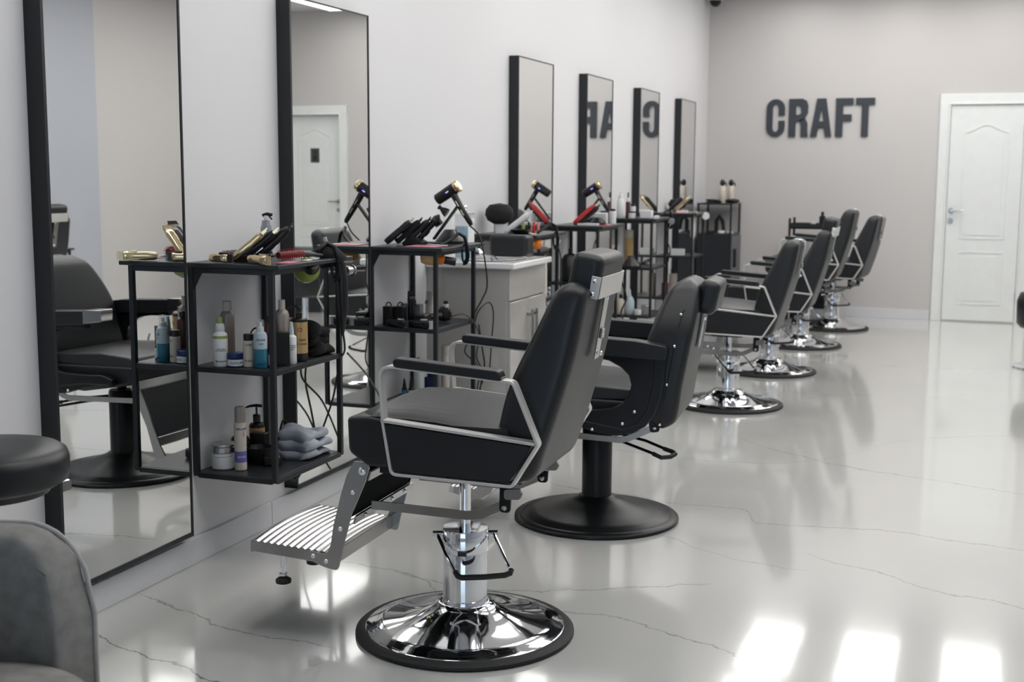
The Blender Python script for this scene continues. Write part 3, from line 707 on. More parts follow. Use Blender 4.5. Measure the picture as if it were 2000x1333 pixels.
# ------------------------------------------------------------------ washbasin cabinet
t = thing('washbasin_cabinet', 'glossy grey washbasin cabinet with a white basin top against the wall', 'cabinet', (0, 5.70, 0))
obj('cabinet_body', MB().bb(0, .425, .01, .56, .08, .915), CABINET, t, bevel=.003)
obj('fascia', MB().bb(.425, .44, .01, .56, .76, .912), CABINET, t, bevel=.002)
for k, (a, b) in enumerate(((.012, .283), (.287, .558))):
    d = obj('door', MB().bb(.425, .445, a, b, .09, .752), CABINET, t, bevel=.003)
    hy = .255 if k == 0 else .315
    obj('handle', MB().bb(.470, .482, hy-.006, hy+.006, .42, .70).bb(.445, .475, hy-.006, hy+.006, .44, .455).bb(.445, .475, hy-.006, hy+.006, .665, .68), CHROME_SAT, d, bevel=.002)
cr = MB().prismz(rpoly([(0, -.01), (.47, -.01), (.47, .58), (0, .58)], .01), .915, .945)
b = obj('basin', cr, CERAM, t, bevel=.006, seg=3)
obj('basin_rim', MB().lathe([(.15, .945), (.165, .950), (.158, .952), (.14, .946)], (.26, .285, 0), n=40, sy=1.35), CERAM, b)
tp = MB().lathe([(.022, .945), (.022, .952), (.015, .955), (.014, .985), (.018, 1.0), (.0001, 1.005)], (.085, .285, 0))
tp.tube([(.085, .285, .985), (.12, .285, 1.0), (.17, .285, .985), (.20, .285, .955)], [.012, .012, .010, .009]).tube([(.085, .285, 1.0), (.10, .285, 1.02), (.14, .285, 1.03)], .005)
obj('tap', tp, CHROME, t)
for y in (.05, .52): obj('foot', MB().bb(.03, .40, y-.03, y+.03, 0, .08), BLACKM, t)

# ------------------------------------------------------------------ small things
def turned(name, label, cat, loc, parts, group=None, n=24, rot=None):
    t = thing(name, label, cat, loc, group=group, rot=rot)
    for nm, prof, m in parts: obj(nm, MB().lathe(prof, n=n), m, t, sharp=35)
    return t
def cyl_p(r, z0, z1, b=.002): return [(r-b, z0), (r, z0+b), (r, z1-b), (r-b, z1), (.0005, z1)]
def bottle_p(r, h, neck, zs): return [(r-.002, 0), (r, .003), (r, zs), (r*.93, zs+(h-zs)*.35), (r*.65, zs+(h-zs)*.75), (neck, h), (.0005, h)]
A1 = -0.95   # direction from the shelves to the viewer
Z1 = .7065; Z0 = .3295; ZT = 1.0685; GB = 'bottles on the middle shelf of the nearest rack'
# middle shelf, nearest rack
t = turned('spray_bottle', 'white bottle with a green cap, leftmost on the middle shelf', 'bottle', (.100, 3.745, Z1),
  [('bottle_body', bottle_p(.0255, .125, .014, .108), WHITEP), ('collar', [(.016, .124), (.017, .126), (.015, .146), (.010, .150), (.0005, .150)], WHITEP), ('cap', [(.008, .150), (.009, .152), (.0085, .172), (.0005, .172)], GREENC), ('label_band', [(.0259, .098), (.0259, .108)], GREENC)], GB)
print_on(t, 'label_print', 'Bonacure', .010, .0255, .02, A1, NAVY); print_on(t, 'label_print', 'repair spray\ncare conditioner', .006, .0255, .06, A1, GREYLAB)
turned('mousse_can', 'tall beige can with a beige cap standing behind the white bottles', 'can', (.052, 3.865, Z1),
  [('can_body', [(.024, 0), (.026, .003), (.026, .158), (.022, .172), (.017, .180), (.0005, .180)], BEIGE), ('cap', [(.0165, .180), (.0165, .212), (.015, .214), (.0005, .214)], CREAM)], GB)
t = turned('cream_jar', 'low navy jar with a white label beside the white bottle', 'jar', (.150, 3.762, Z1), [('jar_body', cyl_p(.029, 0, .030), NAVY), ('label', [(.0294, .004), (.0294, .026)], WHITEP), ('lid', cyl_p(.029, .030, .048), NAVY)], 'jars on the nearest rack')
print_on(t, 'label_print', 'SODIUM', .012, .0296, .015, A1, GREYLAB)
t = turned('lotion_bottle', 'small cream bottle with a black lid between the navy jar and the blue bottle', 'bottle', (.196, 3.772, Z1), [('bottle_body', cyl_p(.019, 0, .092), CREAM), ('cap', cyl_p(.017, .092, .115), PLASTIC)], GB)
print_on(t, 'label_print', 'LOSS', .010, .019, .078, A1, PLASTIC); print_on(t, 'label_print', 'III IIII II', .010, .019, .022, A1, PLASTIC)
t = turned('spray_bottle', 'two tone blue spray bottle with a clear cap at the rack corner', 'bottle', (.244, 3.772, Z1),
  [('bottle_body', [(.022, 0), (.024, .003), (.024, .066)], BLUEL), ('bottle_top', [(.024, .066), (.024, .108), (.021, .120), (.014, .126), (.0005, .126)], PALEB),
   ('pump_head', [(.012, .126), (.012, .140), (.007, .143), (.007, .158), (.0005, .159)], WHITEP), ('clear_cap', [(.014, .127), (.014, .166), (.0005, .168)], CLEARP)], GB)
print_on(t, 'label_print', 'KEUNE', .0105, .024, .098, A1, GREYLAB); print_on(t, 'label_print', 'CARE', .007, .024, .084, A1, GREYLAB); print_on(t, 'label_print', 'beyond', .009, .024, .014, A1, NAVY)
turned('dropper_bottle', 'tiny dark bottle with a white label behind the front post', 'bottle', (.278, 3.790, Z1), [('bottle_body', bottle_p(.012, .06, .006, .05), BROWN), ('label', [(.0123, .008), (.0123, .045)], WHITEP), ('cap', cyl_p(.007, .06, .085), PLASTIC)], GB)
turned('shampoo_bottle', 'dark brown bottle beside the second beige can', 'bottle', (.226, 3.868, Z1), [('bottle_body', bottle_p(.022, .150, .010, .138), BROWN), ('cap', cyl_p(.012, .150, .170), PLASTIC)], GB)
turned('mousse_can', 'second tall beige can, partly behind the front post', 'can', (.246, 3.915, Z1),
  [('can_body', [(.024, 0), (.026, .003), (.026, .165), (.022, .180), (.015, .188), (.0005, .188)], BEIGE), ('cap', [(.012, .188), (.012, .222), (.0005, .224)], CREAM)], GB)
t = thing('product_box', 'small black carton with white print beside the front post', 'box', (.293, 3.835, Z1), R(35)); obj('carton', MB().bb(-.024, .024, -.018, .018, 0, .118), PLASTIC, t, bevel=.001)
obj('label_print', MB().bb(.0241, .0245, -.006, .006, .085, .110).bb(.0241, .0245, -.004, .004, .02, .05), WHITEP, t, smooth=False)
t = turned('dropper_bottle', 'slim white bottle with a cone tip right of the black carton', 'bottle', (.300, 3.885, Z1), [('bottle_body', bottle_p(.0185, .105, .009, .095), WHITEP), ('nozzle', [(.010, .105), (.009, .125), (.005, .148), (.0005, .150)], PALEB)], GB)
print_on(t, 'label_print', 'care lotion\nfor all hair\ntypes', .007, .0185, .06, -.9, GREYLAB)
turned('plastic_bowl', 'upturned terracotta plastic bowl behind the white nozzle bottle', 'bowl', (.222, 3.997, Z1), [('bowl_body', [(.036, 0), (.042, .02), (.045, .12), (.035, .145), (.0005, .150)], TERRA)])
t = turned('pomade_can', 'large gold labelled can with a black pump top on the middle shelf', 'can', (.292, 3.955, Z1), [('can_body', [(.028, 0), (.030, .003), (.030, .03)], PLASTIC), ('label', [(.0303, .03), (.0303, .142)], GOLDL), ('can_top', [(.030, .142), (.030, .150), (.026, .155), (.012, .157), (.012, .175), (.0005, .176)], PLASTIC)], GB)
obj('pump_spout', MB().cyl((0, 0, .17), (0, 0, .195), .006).tube([(0, 0, .195), (-.02, -.01, .2), (-.035, -.02, .192)], .005), PLASTIC, t)
print_on(t, 'label_emblem', 'Gold\nCrown', .014, .0303, .072, -.7, BROWN); print_on(t, 'label_emblem', 'O', .022, .0303, .115, -1.0, BROWN)
t = thing('charger_box', 'black boxy charger with a looped cable on the middle shelf', 'charger', (.185, 3.93, Z1)); obj('housing', MB().bb(-.06, -.01, -.03, .03, 0, .09), PLASTIC, t, bevel=.004)
obj('cable', MB().tube([(-.035+.03*math.cos(a), -.02, .09+.028*math.sin(a)) for a in [PI*k/12 for k in range(13)]], .003), PLASTIC, t)
# folded black cape
def cloth(name, label, loc, m, sx, sy, h, seed, folds, piping=None, layers=3):
    """a softly folded cloth: wavy rounded layers lying on one another"""
    t = thing(name, label, 'cloth', loc); z = 0.001; lh = h/layers; n = 40; mb = MB()
    for L in range(layers):
        k = 1-.10*L; ox = .012*math.sin(seed+L*2); secs = []
        for j in range(25):
            v = j/24; ring = []; e = (1-abs(2*v-1)**5)**.5; yc = (v-.5)*sy*k
            for q in range(n):
                a = 2*PI*q/n; c, s_ = math.cos(a), math.sin(a)
                xx = math.copysign(abs(c)**.45, c)*sx/2*k*(.55+.45*e)+ox
                top = .5+.5*math.copysign(abs(s_)**.7, s_)
                wav = 1+.22*math.sin(xx*38+v*5+seed+L)+.16*math.sin(v*14+xx*20+seed*3)+.25*math.sin(PI*(v+.1*seed))
                zz = z+top*lh*e*wav*1.05 if L else top*lh*e*wav
                ring.append((xx+.006*math.sin(v*folds*2+L), yc+.006*math.sin(xx*60+L), max(.0008, zz)))
            secs.append(ring)
        mb.loft(secs); z += lh*.86
    obj('folded_cloth', mb, m, t, sharp=180)
    if piping: obj('trim_band', MB().tube([(-sx*.36, -sy*.30+sy*.45*w, .004+h*1.12*math.sin(PI*(w*.75+.12))) for w in [u/14 for u in range(15)]], .004, 6), piping, t)
    return t
cloth('barber_cape', 'crumpled black cape on the middle shelf of the nearest rack', (.225, 4.122, Z1), MATTEBLK, .19, .135, .115, 3, 5)
# bottom shelf
turned('cream_jar', 'round white cream jar at the front of the bottom shelf', 'jar', (.068, 3.795, Z0), [('jar_body', [(.036, 0), (.040, .004), (.041, .030), (.040, .046), (.036, .048), (.0005, .048)], WHITEP), ('lid', cyl_p(.041, .046, .060, .003), WHITEP)], 'jars on the nearest rack')
turned('metal_tin', 'flat metal tin stacked on top of the white cream jar', 'tin', (.068, 3.797, Z0+.0605), [('tin_body', cyl_p(.045, 0, .022, .003), STEEL), ('tin_lid', cyl_p(.046, .022, .030), STEEL)])
turned('tint_bottle', 'dark tint bottle with a red nozzle behind the metal tin', 'bottle', (.072, 3.90, Z0), [('bottle_body', [(.034, 0), (.036, .005), (.036, .075), (.030, .092), (.013, .104), (.0005, .104)], BLACKG), ('neck', cyl_p(.009, .104, .122), STEEL), ('nozzle', [(.006, .122), (.003, .148), (.0005, .150)], RED)])
t = turned('mousse_can', 'slim cream and purple mousse can on the bottom shelf', 'can', (.140, 3.795, Z0), [('can_body', [(.019, 0), (.0215, .003), (.0215, .165), (.019, .172), (.0005, .173)], CREAM), ('label', [(.0218, .030), (.0218, .070)], PURPLE), ('cap', [(.018, .172), (.0185, .175), (.0185, .222), (.015, .228), (.0005, .229)], BEIGE)], 'cans on the nearest rack')
print_on(t, 'label_print', 'WELLAFLEX', .010, .0216, .15, -.55, PLASTIC); print_on(t, 'label_print', 'MOUSSE', .008, .0219, .05, -.8, WHITEP); print_on(t, 'label_emblem', '(', .022, .0218, .135, -.45, RED)
t = turned('pump_bottle', 'black pump bottle with a gold label on the bottom shelf', 'bottle', (.078, 4.005, Z0), [('bottle_body', [(.026, 0), (.029, .004), (.029, .115), (.024, .125), (.011, .128), (.0005, .128)], BLACKG), ('label', [(.0293, .015), (.0293, .110)], GOLDL), ('pump_collar', cyl_p(.014, .128, .158, .003), PLASTIC)])
obj('pump_head', MB().cyl((0, 0, .155), (0, 0, .185), .004).tube([(.02, .005, .189), (0, 0, .191), (-.02, -.01, .189), (-.036, -.018, .183)], [.006, .006, .005, .003]), PLASTIC, t)
print_on(t, 'label_print', 'STYLE\nGOLD\nOIL', .009, .0295, .065, A1, BROWN)
turned('tint_bowl', 'black tint bowl in front of the pump bottle', 'bowl', (.150, 3.905, Z0), [('bowl_body', [(.025, 0), (.028, .003), (.045, .045), (.048, .062), (.045, .062), (.040, .045), (.02, .01), (.0005, .009)], PLASTIC)])
t = thing('product_box', 'black carton at the back of the bottom shelf', 'box', (.115, 3.962, Z0), R(10)); obj('carton', MB().bb(-.03, .03, -.02, .02, 0, .100), PLASTIC, t, bevel=.002)
t = thing('clipper_case', 'small black case lying beside the tint bowl', 'case', (.205, 3.905, Z0), R(20)); obj('case_shell', MB().bb(-.03, .03, -.035, .035, 0, .038), PLASTIC, t, bevel=.008)
cloth('folded_towel', 'folded grey blue cloth with a dark trim on the bottom shelf', (.222, 4.085, Z0), CLOTHG, .19, .19, .112, 5, 4, MATTEBLK)
# clipper
def clipper(label, loc, rot, body, head=CHROME_SAT, L=.16, w=.042, group=None, name='hair_clipper', acc=None):
    t = thing(name, label, 'hair clipper', loc, rot=rot, group=group); secs = []
    prof = [(0, .62, .75), (.015, .85, .92), (.06, .92, .95), (.10, .85, .9), (.135, 1.0, 1.0), (.155, .95, .75), (.16, .8, .55)]
    for z, a, b in prof:
        z = z*L/.16; ring = []
        for k in range(16):
            g = 2*PI*k/16; c, s = math.cos(g), math.sin(g)
            ring.append((b*w/2*.85*math.copysign(abs(c)**.7, c), a*w/2*math.copysign(abs(s)**.7, s), z))
        secs.append(ring)
    obj('clipper_body', MB().loft(secs), body, t, sharp=50)
    bl = MB().bb(-.006, .004, -w*.46, w*.46, L-.004, L+.014)
    for k in range(8): y = -w*.44+k*w*.88/7.5; bl.bb(-.006, -.001, y, y+.0025, L+.014, L+.022)
    obj('clipper_blade', bl, head, t)
    obj('thumb_lever', MB().box((0, w*.53, L*.72), (.01, .006, .03)), acc or head, t)
    obj('power_switch', MB().box((w*.40, 0, L*.45), (.006, .012, .03)), PLASTIC if body is not PLASTIC else CHROME_SAT, t)
    return t
def stand(label, loc, s=1):
    t = thing('clipper_stand', label, 'clipper stand', loc); obj('stand_body', MB().prism(rpoly([(-.03*s, 0), (.045*s, 0), (.045*s, .018), (0, .03*s), (-.03*s, .012)], .005), -.025*s, .025*s), PLASTIC, t, bevel=.002); return t
GC = 'clippers on the nearest rack top'
def lean(d, ang):   # lean by ang towards heading d
    return (Matrix.Rotation(d, 3, 'Z') @ Matrix.Rotation(ang, 3, 'Y')).to_euler()
LD = R(25)
clipper('gold and black clipper leaning back on the nearest rack top', (.150, 3.815, ZT+.012), lean(LD, R(52)), PLASTIC, GOLD, .145, .040, GC, acc=GOLD)
g_ = clipper('black clipper with guard comb leaning right of the gold one', (.180, 3.865, ZT+.012), lean(LD, R(48)), PLASTIC, PLASTIC, .150, .040, GC)
o = clipper('glossy gold clipper leaning against its black neighbour', (.145, 3.770, ZT+.014), lean(LD, R(50)), GOLD, GOLD, .135, .032, GC)
clipper('gold trimmer lying flat at the front edge of the nearest rack top', (.232, 3.735, ZT+.0165), (R(90), R(0), R(62)), GOLD, GOLD, .115, .034, GC)
clipper('gold trimmer lying by the wall at the corner of the nearest rack top', (.085, 3.722, ZT+.0165), (R(90), R(0), R(85)), GOLD, PLASTIC, .075, .032, GC)
stand('low black clipper charging stand on the nearest rack top', (.17, 3.80, ZT))
# atomiser by the mirror
t = turned('spray_bottle', 'grey see-through spray bottle standing on a black foot by the mirror', 'bottle', (.085, 4.085, ZT), [('bottle_foot', [(.030, 0), (.034, .004), (.030, .010), (.022, .012), (.022, .026), (.0005, .026)], BLACKG), ('bottle_body', [(.019, .026), (.020, .03), (.020, .105), (.016, .118), (.014, .132), (.0005, .132)], SILVERV), ('neck', cyl_p(.008, .132, .150), WHITEP)])
obj('spray_trigger', MB().tube([(-.012, -.005, .150), (.004, .002, .156), (.022, .010, .152)], .006).tube([(.01, .004, .15), (.02, .01, .135)], .003), PLASTIC, t)
# round brushes
def round_brush(label, loc, rz, m=RED, L=.10, r=.017):
    t = thing('round_brush', label, 'hair brush', loc, rot=(0, 0, rz), group='brushes on the nearest rack top'); core = MB().cyl((-L/2, 0, r+.004), (L/2, 0, r+.004), r*.62, n=16)
    obj('brush_barrel', core, BROWN, t); br = MB(); rnd = random.Random(2)
    for i in range(22):
        for k in range(11):
            a = 2*PI*(k+.5*(i % 2))/11; x = -L/2+L*(i+.5)/22
            p = Vector((x, r*.6*math.cos(a), r+.004+r*.6*math.sin(a))); q = Vector((x, (r+.003)*math.cos(a), r+.004+(r+.003)*math.sin(a)))
            br.cyl(p, q, .0007, n=4)
    o = obj('bristles', br, m, t, smooth=False); o['kind'] = 'stuff'
    obj('brush_handle', MB().tube([(L/2, 0, r+.004), (L/2+.02, 0, r+.002), (L/2+.10, 0, .011)], [.008, .010, .007]), PLASTIC, t)
    return t
round_brush('round brush with red bristles beside the gold trimmer', (.285, 3.915, ZT), R(75), RED, .12, .018)
round_brush('round dark brush reflected in the nearest mirror, behind the leaning clippers', (.075, 3.86, ZT), R(80), PLASTIC, .08, .014)
def flat(name, label, cat, loc, rz, d, m, g=None):
    t = thing(name, label, cat, loc, rz, g); obj('sheet' if d[2] < .003 else 'body', MB().bb(-d[0]/2, d[0]/2, -d[1]/2, d[1]/2, 0, d[2]), m, t, bevel=min(.001, d[2]*.3)); return t
flat('styling_card', 'pink and red card lying under the round brush', 'card', (.325, 3.83, ZT), R(8), (.05, .11, .002), PINK)
flat('hair_comb', 'white comb lying at the front edge of the nearest rack', 'comb', (.335, 3.97, ZT), R(10), (.02, .13, .004), WHITEP)
flat('hair_comb', 'second white comb lying beside the brush handle', 'comb', (.295, 4.06, ZT), R(-12), (.018, .12, .004), WHITEP)
# hanging dryer + green diffuser on the right end of the first shelf
def cable(label, pts, r=.0035, m=PLASTIC, name='power_cable'):
    P = [Vector(p) for p in pts]; out = []
    for i in range(len(P)-1):
        p0 = P[max(0, i-1)]; p1 = P[i]; p2 = P[i+1]; p3 = P[min(len(P)-1, i+2)]
        for k in range(8):
            s = k/8; out.append(.5*((2*p1)+(p2-p0)*s+(2*p0-5*p1+4*p2-p3)*s*s+(3*p1-p0-3*p2+p3)*s**3))
    out.append(P[-1]); o = obj(name, MB().tube(out, r, 6), m); return tag(o, label, 'cable')
def dryer_holder(loc, label, s=1):
    t = thing('dryer_holder', label, 'dryer holder', loc)
    obj('hook_arm', MB().tube([(-.06, -.06, .002), (-.02, -.03, .03), (.0, .0, .055), (.025, .012, .04), (.035, .015, .0), (.035, .015, -.06), (.02, .01, -.09)], [.006, .008, .009, .008, .008, .007, .005], 8), BLACKG, t)
    obj('holder_ring', MB().tube([(.028+.016*math.cos(a), .015, -.04+.045*math.sin(a)) for a in [2*PI*k/20 for k in range(20)]], .005, 6, closed=True), BLACKG, t)
    obj('clamp_knob', MB().cyl((.0, .0, .05), (-.008, 0, .075), .008), CHROME_SAT, t)
    return t
dryer_holder((.330, 4.095, ZT), 'curved black holder gripping the right end of the nearest rack top')
t = thing('hair_dryer', 'black hair dryer hanging nose up at the right end of the nearest rack', 'hair dryer', (.352, 4.14, ZT-.04))
obj('dryer_barrel', MB().ball((-.03, -.02, .055), .042, 14, sz=.9).cyl((-.03, -.02, .06), (.02, 0, .02), .036, .028, n=20), MATTEBLK, t)
obj('dryer_handle', MB().tube([(.01, 0, .02), (.018, .0, -.05), (.020, .0, -.15), (.018, 0, -.20), (.016, 0, -.25)], [.020, .020, .018, .012, .005], 14), PLASTIC, t)
t = thing('diffuser_cup', 'green translucent cup hanging under the nearest rack top', 'cup', (.300, 4.005, 1.03), rot=(R(20), R(70), R(-20)))
obj('cup_body', MB().lathe([(.012, -.052), (.030, -.046), (.043, -.025), (.046, .0), (.041, .025), (.028, .04), (.026, .04), (.038, .022), (.042, 0), (.038, -.022), (.02, -.044), (.0005, -.046)], n=28), GREENG, t)
obj('cup_socket', MB().lathe([(.028, .035), (.030, .04), (.026, .06), (.018, .075), (.0005, .075)], n=20), PLASTIC, t)
t = thing('dryer_plug', 'steel ended connector sticking out of the far end of the nearest rack', 'connector', (.345, 4.225, 1.012)); obj('plug_body', MB().cyl((0, -.02, 0), (.0, .03, 0), .020, .018).cyl((0, .03, 0), (0, .036, 0), .022), CHROME_SAT, t)
cable('black cable looping below the nearest rack to the mirror foot', [(.20, 4.14, .70), (.16, 4.20, .60), (.20, 4.28, .50), (.28, 4.25, .38), (.30, 4.23, .345)], .004)
cable('black cable hanging from the dryer behind the middle shelf', [(.37, 4.14, .79), (.36, 4.17, .72), (.30, 4.24, .66), (.26, 4.26, .52), (.22, 4.25, .40), (.2, 4.24, .335)], .004)
cable('black cable dropping beside the far posts of the nearest rack', [(.17, 4.23, .69), (.14, 4.26, .58), (.17, 4.25, .46), (.20, 4.24, .335)], .004)
cable('black cable sagging under the bottom shelf towards the mirror', [(.18, 4.215, .325), (.13, 4.25, .26), (.09, 4.30, .20), (.08, 4.27, .175), (.07, 4.22, .21), (.06, 4.19, .27), (.05, 4.17, .31)], .004)
cable('black cable running from the nearest rack to the second rack', [(.345, 4.22, .70), (.30, 4.5, .55), (.25, 4.75, .35), (.2, 4.85, .1), (.12, 4.88, .006)], .004)

# second rack
Z2T, Z2M, Z2B = 1.0505, .6895, .3315; G2 = 'clippers on the second rack'
clipper('long black clipper leaning at the left of the second rack top', (.035, 5.185, Z2T+.012), lean(LD, R(50)), PLASTIC, GOLD, .148, .040, G2)
clipper('matte black clipper leaning second from the left on the second rack', (.068, 5.225, Z2T+.012), lean(LD, R(48)), MATTEBLK, PLASTIC, .143, .038, G2)
clipper('black clipper leaning third from the left on the second rack', (.10, 5.265, Z2T+.012), lean(LD, R(46)), PLASTIC, PLASTIC, .14, .038, G2)
clipper('glossy black clipper leaning nearest to the dryer stand', (.132, 5.305, Z2T+.012), lean(LD, R(42)), BLACKG, PLASTIC, .140, .038, G2)
stand('black multi clipper charging stand on the second rack', (.13, 5.27, Z2T), 1.3)
flat('salon_magazine', 'pink and white magazine at the front edge of the second rack top', 'magazine', (.24, 5.16, Z2T), R(0), (.14, .12, .003), PINK)
flat('hair_comb', 'white comb on the second rack top', 'comb', (.26, 5.25, Z2T+.001), R(60), (.018, .14, .004), WHITEP)
def dryer_on_stand(loc, lab_s, lab_d, s=1.0, rz=0, holder=True, nozzle=True):
    st = thing('dryer_stand', lab_s, 'dryer stand', loc, rz)
    obj('stand_foot', MB().prismz(rpoly([(-.05, -.035), (.05, -.035), (.05, .035), (-.05, .035)], .015), 0, .008), BLACKM, st, bevel=.002)
    arm = MB().box((.048*s, 0, .080*s), (.16*s, .024, .010), rot=(0, R(-52), 0))
    obj('stand_arm', arm, BLACKM, st, bevel=.003)
    if nozzle:
        for (x, z, a) in ((.012, .083, 35), (.040, .122, 55)):
            q = Matrix.Translation((x*s, .004, z*s)) @ Euler((0, R(-a), 0)).to_matrix().to_4x4()
            obj('spare_nozzle', MB().lathe([(.022, -.02), (.020, .0), (.028, .022), (.004, .03)] if a == 35 else [(.022, -.018), (.018, .0), (.008, .02), (.012, .034), (.0005, .034)], n=18, M=q, sy=.6), PLASTIC, st)
    d = thing('hair_dryer', lab_d, 'hair dryer', loc, rz); 
    q = Matrix.Translation((.065*s, 0, .195*s)) @ Euler((0, R(58), 0)).to_matrix().to_4x4()
    obj('dryer_barrel', MB().lathe([(.022, -.078), (.026, -.074), (.027, -.02), (.028, .030), (.0005, .031)][::1], n=24, M=q), MATTEBLK if False else PLASTIC, d)
    obj('dryer_grille', MB().lathe([(.028, .030), (.029, .034), (.029, .046), (.024, .052), (.0005, .053)], n=24, M=q), GOLD, d)
    obj('power_light', MB().box((.065*s-.005, -.0275, .195*s-.004), (.016, .002, .005), rot=(0, R(-32), 0)), LED, d)
    obj('dryer_handle', MB().tube([(.078*s, 0, .185*s), (.105*s, 0, .140*s), (.145*s, 0, .080*s), (.150*s, 0, .072*s)], [.017, .015, .012, .006], 14), PLASTIC, d)
    obj('handle_trim', MB().box((.098*s, -.0155, .150*s), (.004, .002, .03), rot=(0, R(-33), 0)).box((.118*s, -.0145, .118*s), (.004, .002, .03), rot=(0, R(-33), 0)), GOLD, d)
    return st, d
dryer_on_stand((.190, 5.375, Z2T), 'slanted black stand carrying a dryer and spare nozzles on the second rack', 'black hair dryer with a gold grille perched on the stand of the second rack', 1.25)
turned('diffuser_cone', 'large black cone shaped diffuser standing on the second rack', 'diffuser', (.235, 5.46, Z2T), [('cone_body', [(.066, 0), (.069, .004), (.069, .012), (.028, .062), (.024, .064), (.0005, .064)], PLASTIC)])
cable('black dryer cord falling past the far post of the second rack', [(.37, 5.37, 1.14), (.385, 5.45, 1.09), (.365, 5.56, 1.0), (.375, 5.58, .85), (.35, 5.58, .78), (.31, 5.60, .72), (.30, 5.59, .66)], .004)
dryer_holder((.345, 5.30, Z2T), 'curved black holder clamped to the front of the second rack')
t = thing('diffuser_cup', 'amber translucent cup with an orange collar under the second rack top', 'cup', (.265, 5.18, 1.0), rot=(0, R(100), R(25)))
obj('cup_body', MB().lathe([(.010, -.05), (.030, -.044), (.036, -.02), (.034, .01), (.026, .02), (.0005, .02)], n=24), AMBER, t)
obj('cup_collar', MB().lathe([(.026, .015), (.028, .03), (.022, .055), (.014, .06), (.0005, .06)], n=10), ORANGE, t)
obj('cup_socket', MB().cyl((0, 0, .055), (0, 0, .11), .018), PLASTIC, t)
# middle shelf of second rack
for k, (x, y, l) in enumerate(((.055, 5.17, 'black charger block nearest the wall on the second rack'), (.105, 5.19, 'black charger block in the middle of the second rack'))):
    t = thing('charger_block', l, 'charger', (x, y, Z2M)); obj('housing', MB().bb(-.022, .022, -.02, .02, 0, .085), PLASTIC, t, bevel=.003)
    obj('cable', MB().tube([(.014*math.cos(a), 0, .084+.018*math.sin(a)) for a in [PI*k/10 for k in range(11)]], .003), PLASTIC, t)
t = thing('cardboard_box', 'dark grey box behind the chargers on the second rack', 'box', (.10, 5.30, Z2M)); obj('carton', MB().bb(-.04, .06, -.02, .02, 0, .085), GREYLAB, t, bevel=.002)
t = clipper('standing black trimmer with an upright blade on the second rack', (.155, 5.20, Z2M+.012), (0, 0, R(-40)), BLACKG, PLASTIC, .120, .036, G2)
turned('trimmer_dock', 'chrome ringed dock under the standing black trimmer', 'dock', (.155, 5.20, Z2M), [('dock_body', [(.034, 0), (.034, .006), (.024, .012), (.0005, .012)], CHROME_SAT)])
t = thing('cream_tube', 'cream coloured tube standing on its cap behind the trimmer', 'tube', (.15, 5.41, Z2M), R(-35))
secs = [[(a*math.cos(2*PI*k/16), b*math.sin(2*PI*k/16), z) for k in range(16)] for z, a, b in ((.02, .020, .020), (.06, .024, .017), (.10, .027, .010), (.135, .029, .002))]
obj('tube_body', MB().loft(secs), CREAM, t); obj('cap', MB().lathe(cyl_p(.02, 0, .02)), WHITEP, t)
obj('label_print', MB().box((0, -.0160, .085), (.024, .0006, .018), rot=(R(-12), 0, 0)), GREYLAB, t)
turned('serum_bottle', 'small white bottle with a black cap at the back of the second rack', 'bottle', (.195, 5.50, Z2M), [('bottle_body', cyl_p(.014, 0, .068), WHITEP), ('cap', cyl_p(.011, .068, .083), PLASTIC)])
t = thing('neck_duster', 'fluffy black neck duster brush lying at the front of the second rack', 'brush', (.245, 5.33, Z2M))
fl = MB(); rnd = random.Random(4)
fl.ball((0, .03, .034), .032, 12)
for k in range(260):
    a = rnd.uniform(0, 2*PI); q = rnd.uniform(-.5, 1); d = Vector((math.cos(a)*math.sqrt(1-q*q*.8), q*.9, math.sin(a)*math.sqrt(1-q*q*.8))); p = Vector((0, .03, .034))
    e = p+d*.042; e.z = max(.001, e.z); fl.cyl(p+d*.025, e, .0016, .0003, n=3)
o = obj('bristles', fl, MATTEBLK, t, smooth=False)
obj('brush_handle', MB().tube([(0, 0, .034), (-.03, -.03, .03), (-.09, -.08, .022)], [.018, .014, .010]), PLASTIC, t)
clipper('black clipper lying flat at the left of the second rack middle shelf', (.08, 5.115, Z2M+.018), (R(90), 0, R(70)), BLACKG, CHROME, .11, .038, G2)
clipper('black and silver clipper lying at the front of the second rack middle shelf', (.185, 5.115, Z2M+.018), (R(90), 0, R(78)), BLACKG, CHROME, .11, .040, G2)
t = thing('clipper_case', 'black case lying under the trimmer tangle on the second rack', 'case', (.20, 5.22, Z2M)); obj('case_shell', MB().bb(-.03, .03, -.04, .04, 0, .05), PLASTIC, t, bevel=.006)
for k, pts in enumerate(([(.27, 5.36, .71), (.33, 5.42, .72), (.345, 5.55, .62), (.33, 5.56, .5), (.36, 5.58, .42), (.33, 5.60, .34)],
                         [(.30, 5.60, .66), (.34, 5.57, .73), (.37, 5.62, .76), (.38, 5.65, .70), (.37, 5.65, .55), (.36, 5.65, .40)],
                         [(.33, 5.555, .70), (.30, 5.57, .60), (.26, 5.58, .52), (.33, 5.57, .46), (.35, 5.57, .38), (.30, 5.60, .2)],
                         [(.34, 5.56, .66), (.36, 5.555, .55), (.37, 5.56, .45), (.33, 5.57, .35), (.30, 5.6, .02)])):
    cable(['black cable arching from the neck duster over the rack edge', 'black cable arched in front of the grey cabinet side', 'black cable sagging in a loop below the second rack shelf', 'black cable hanging down the far post of the second rack'][k], pts, .0035)
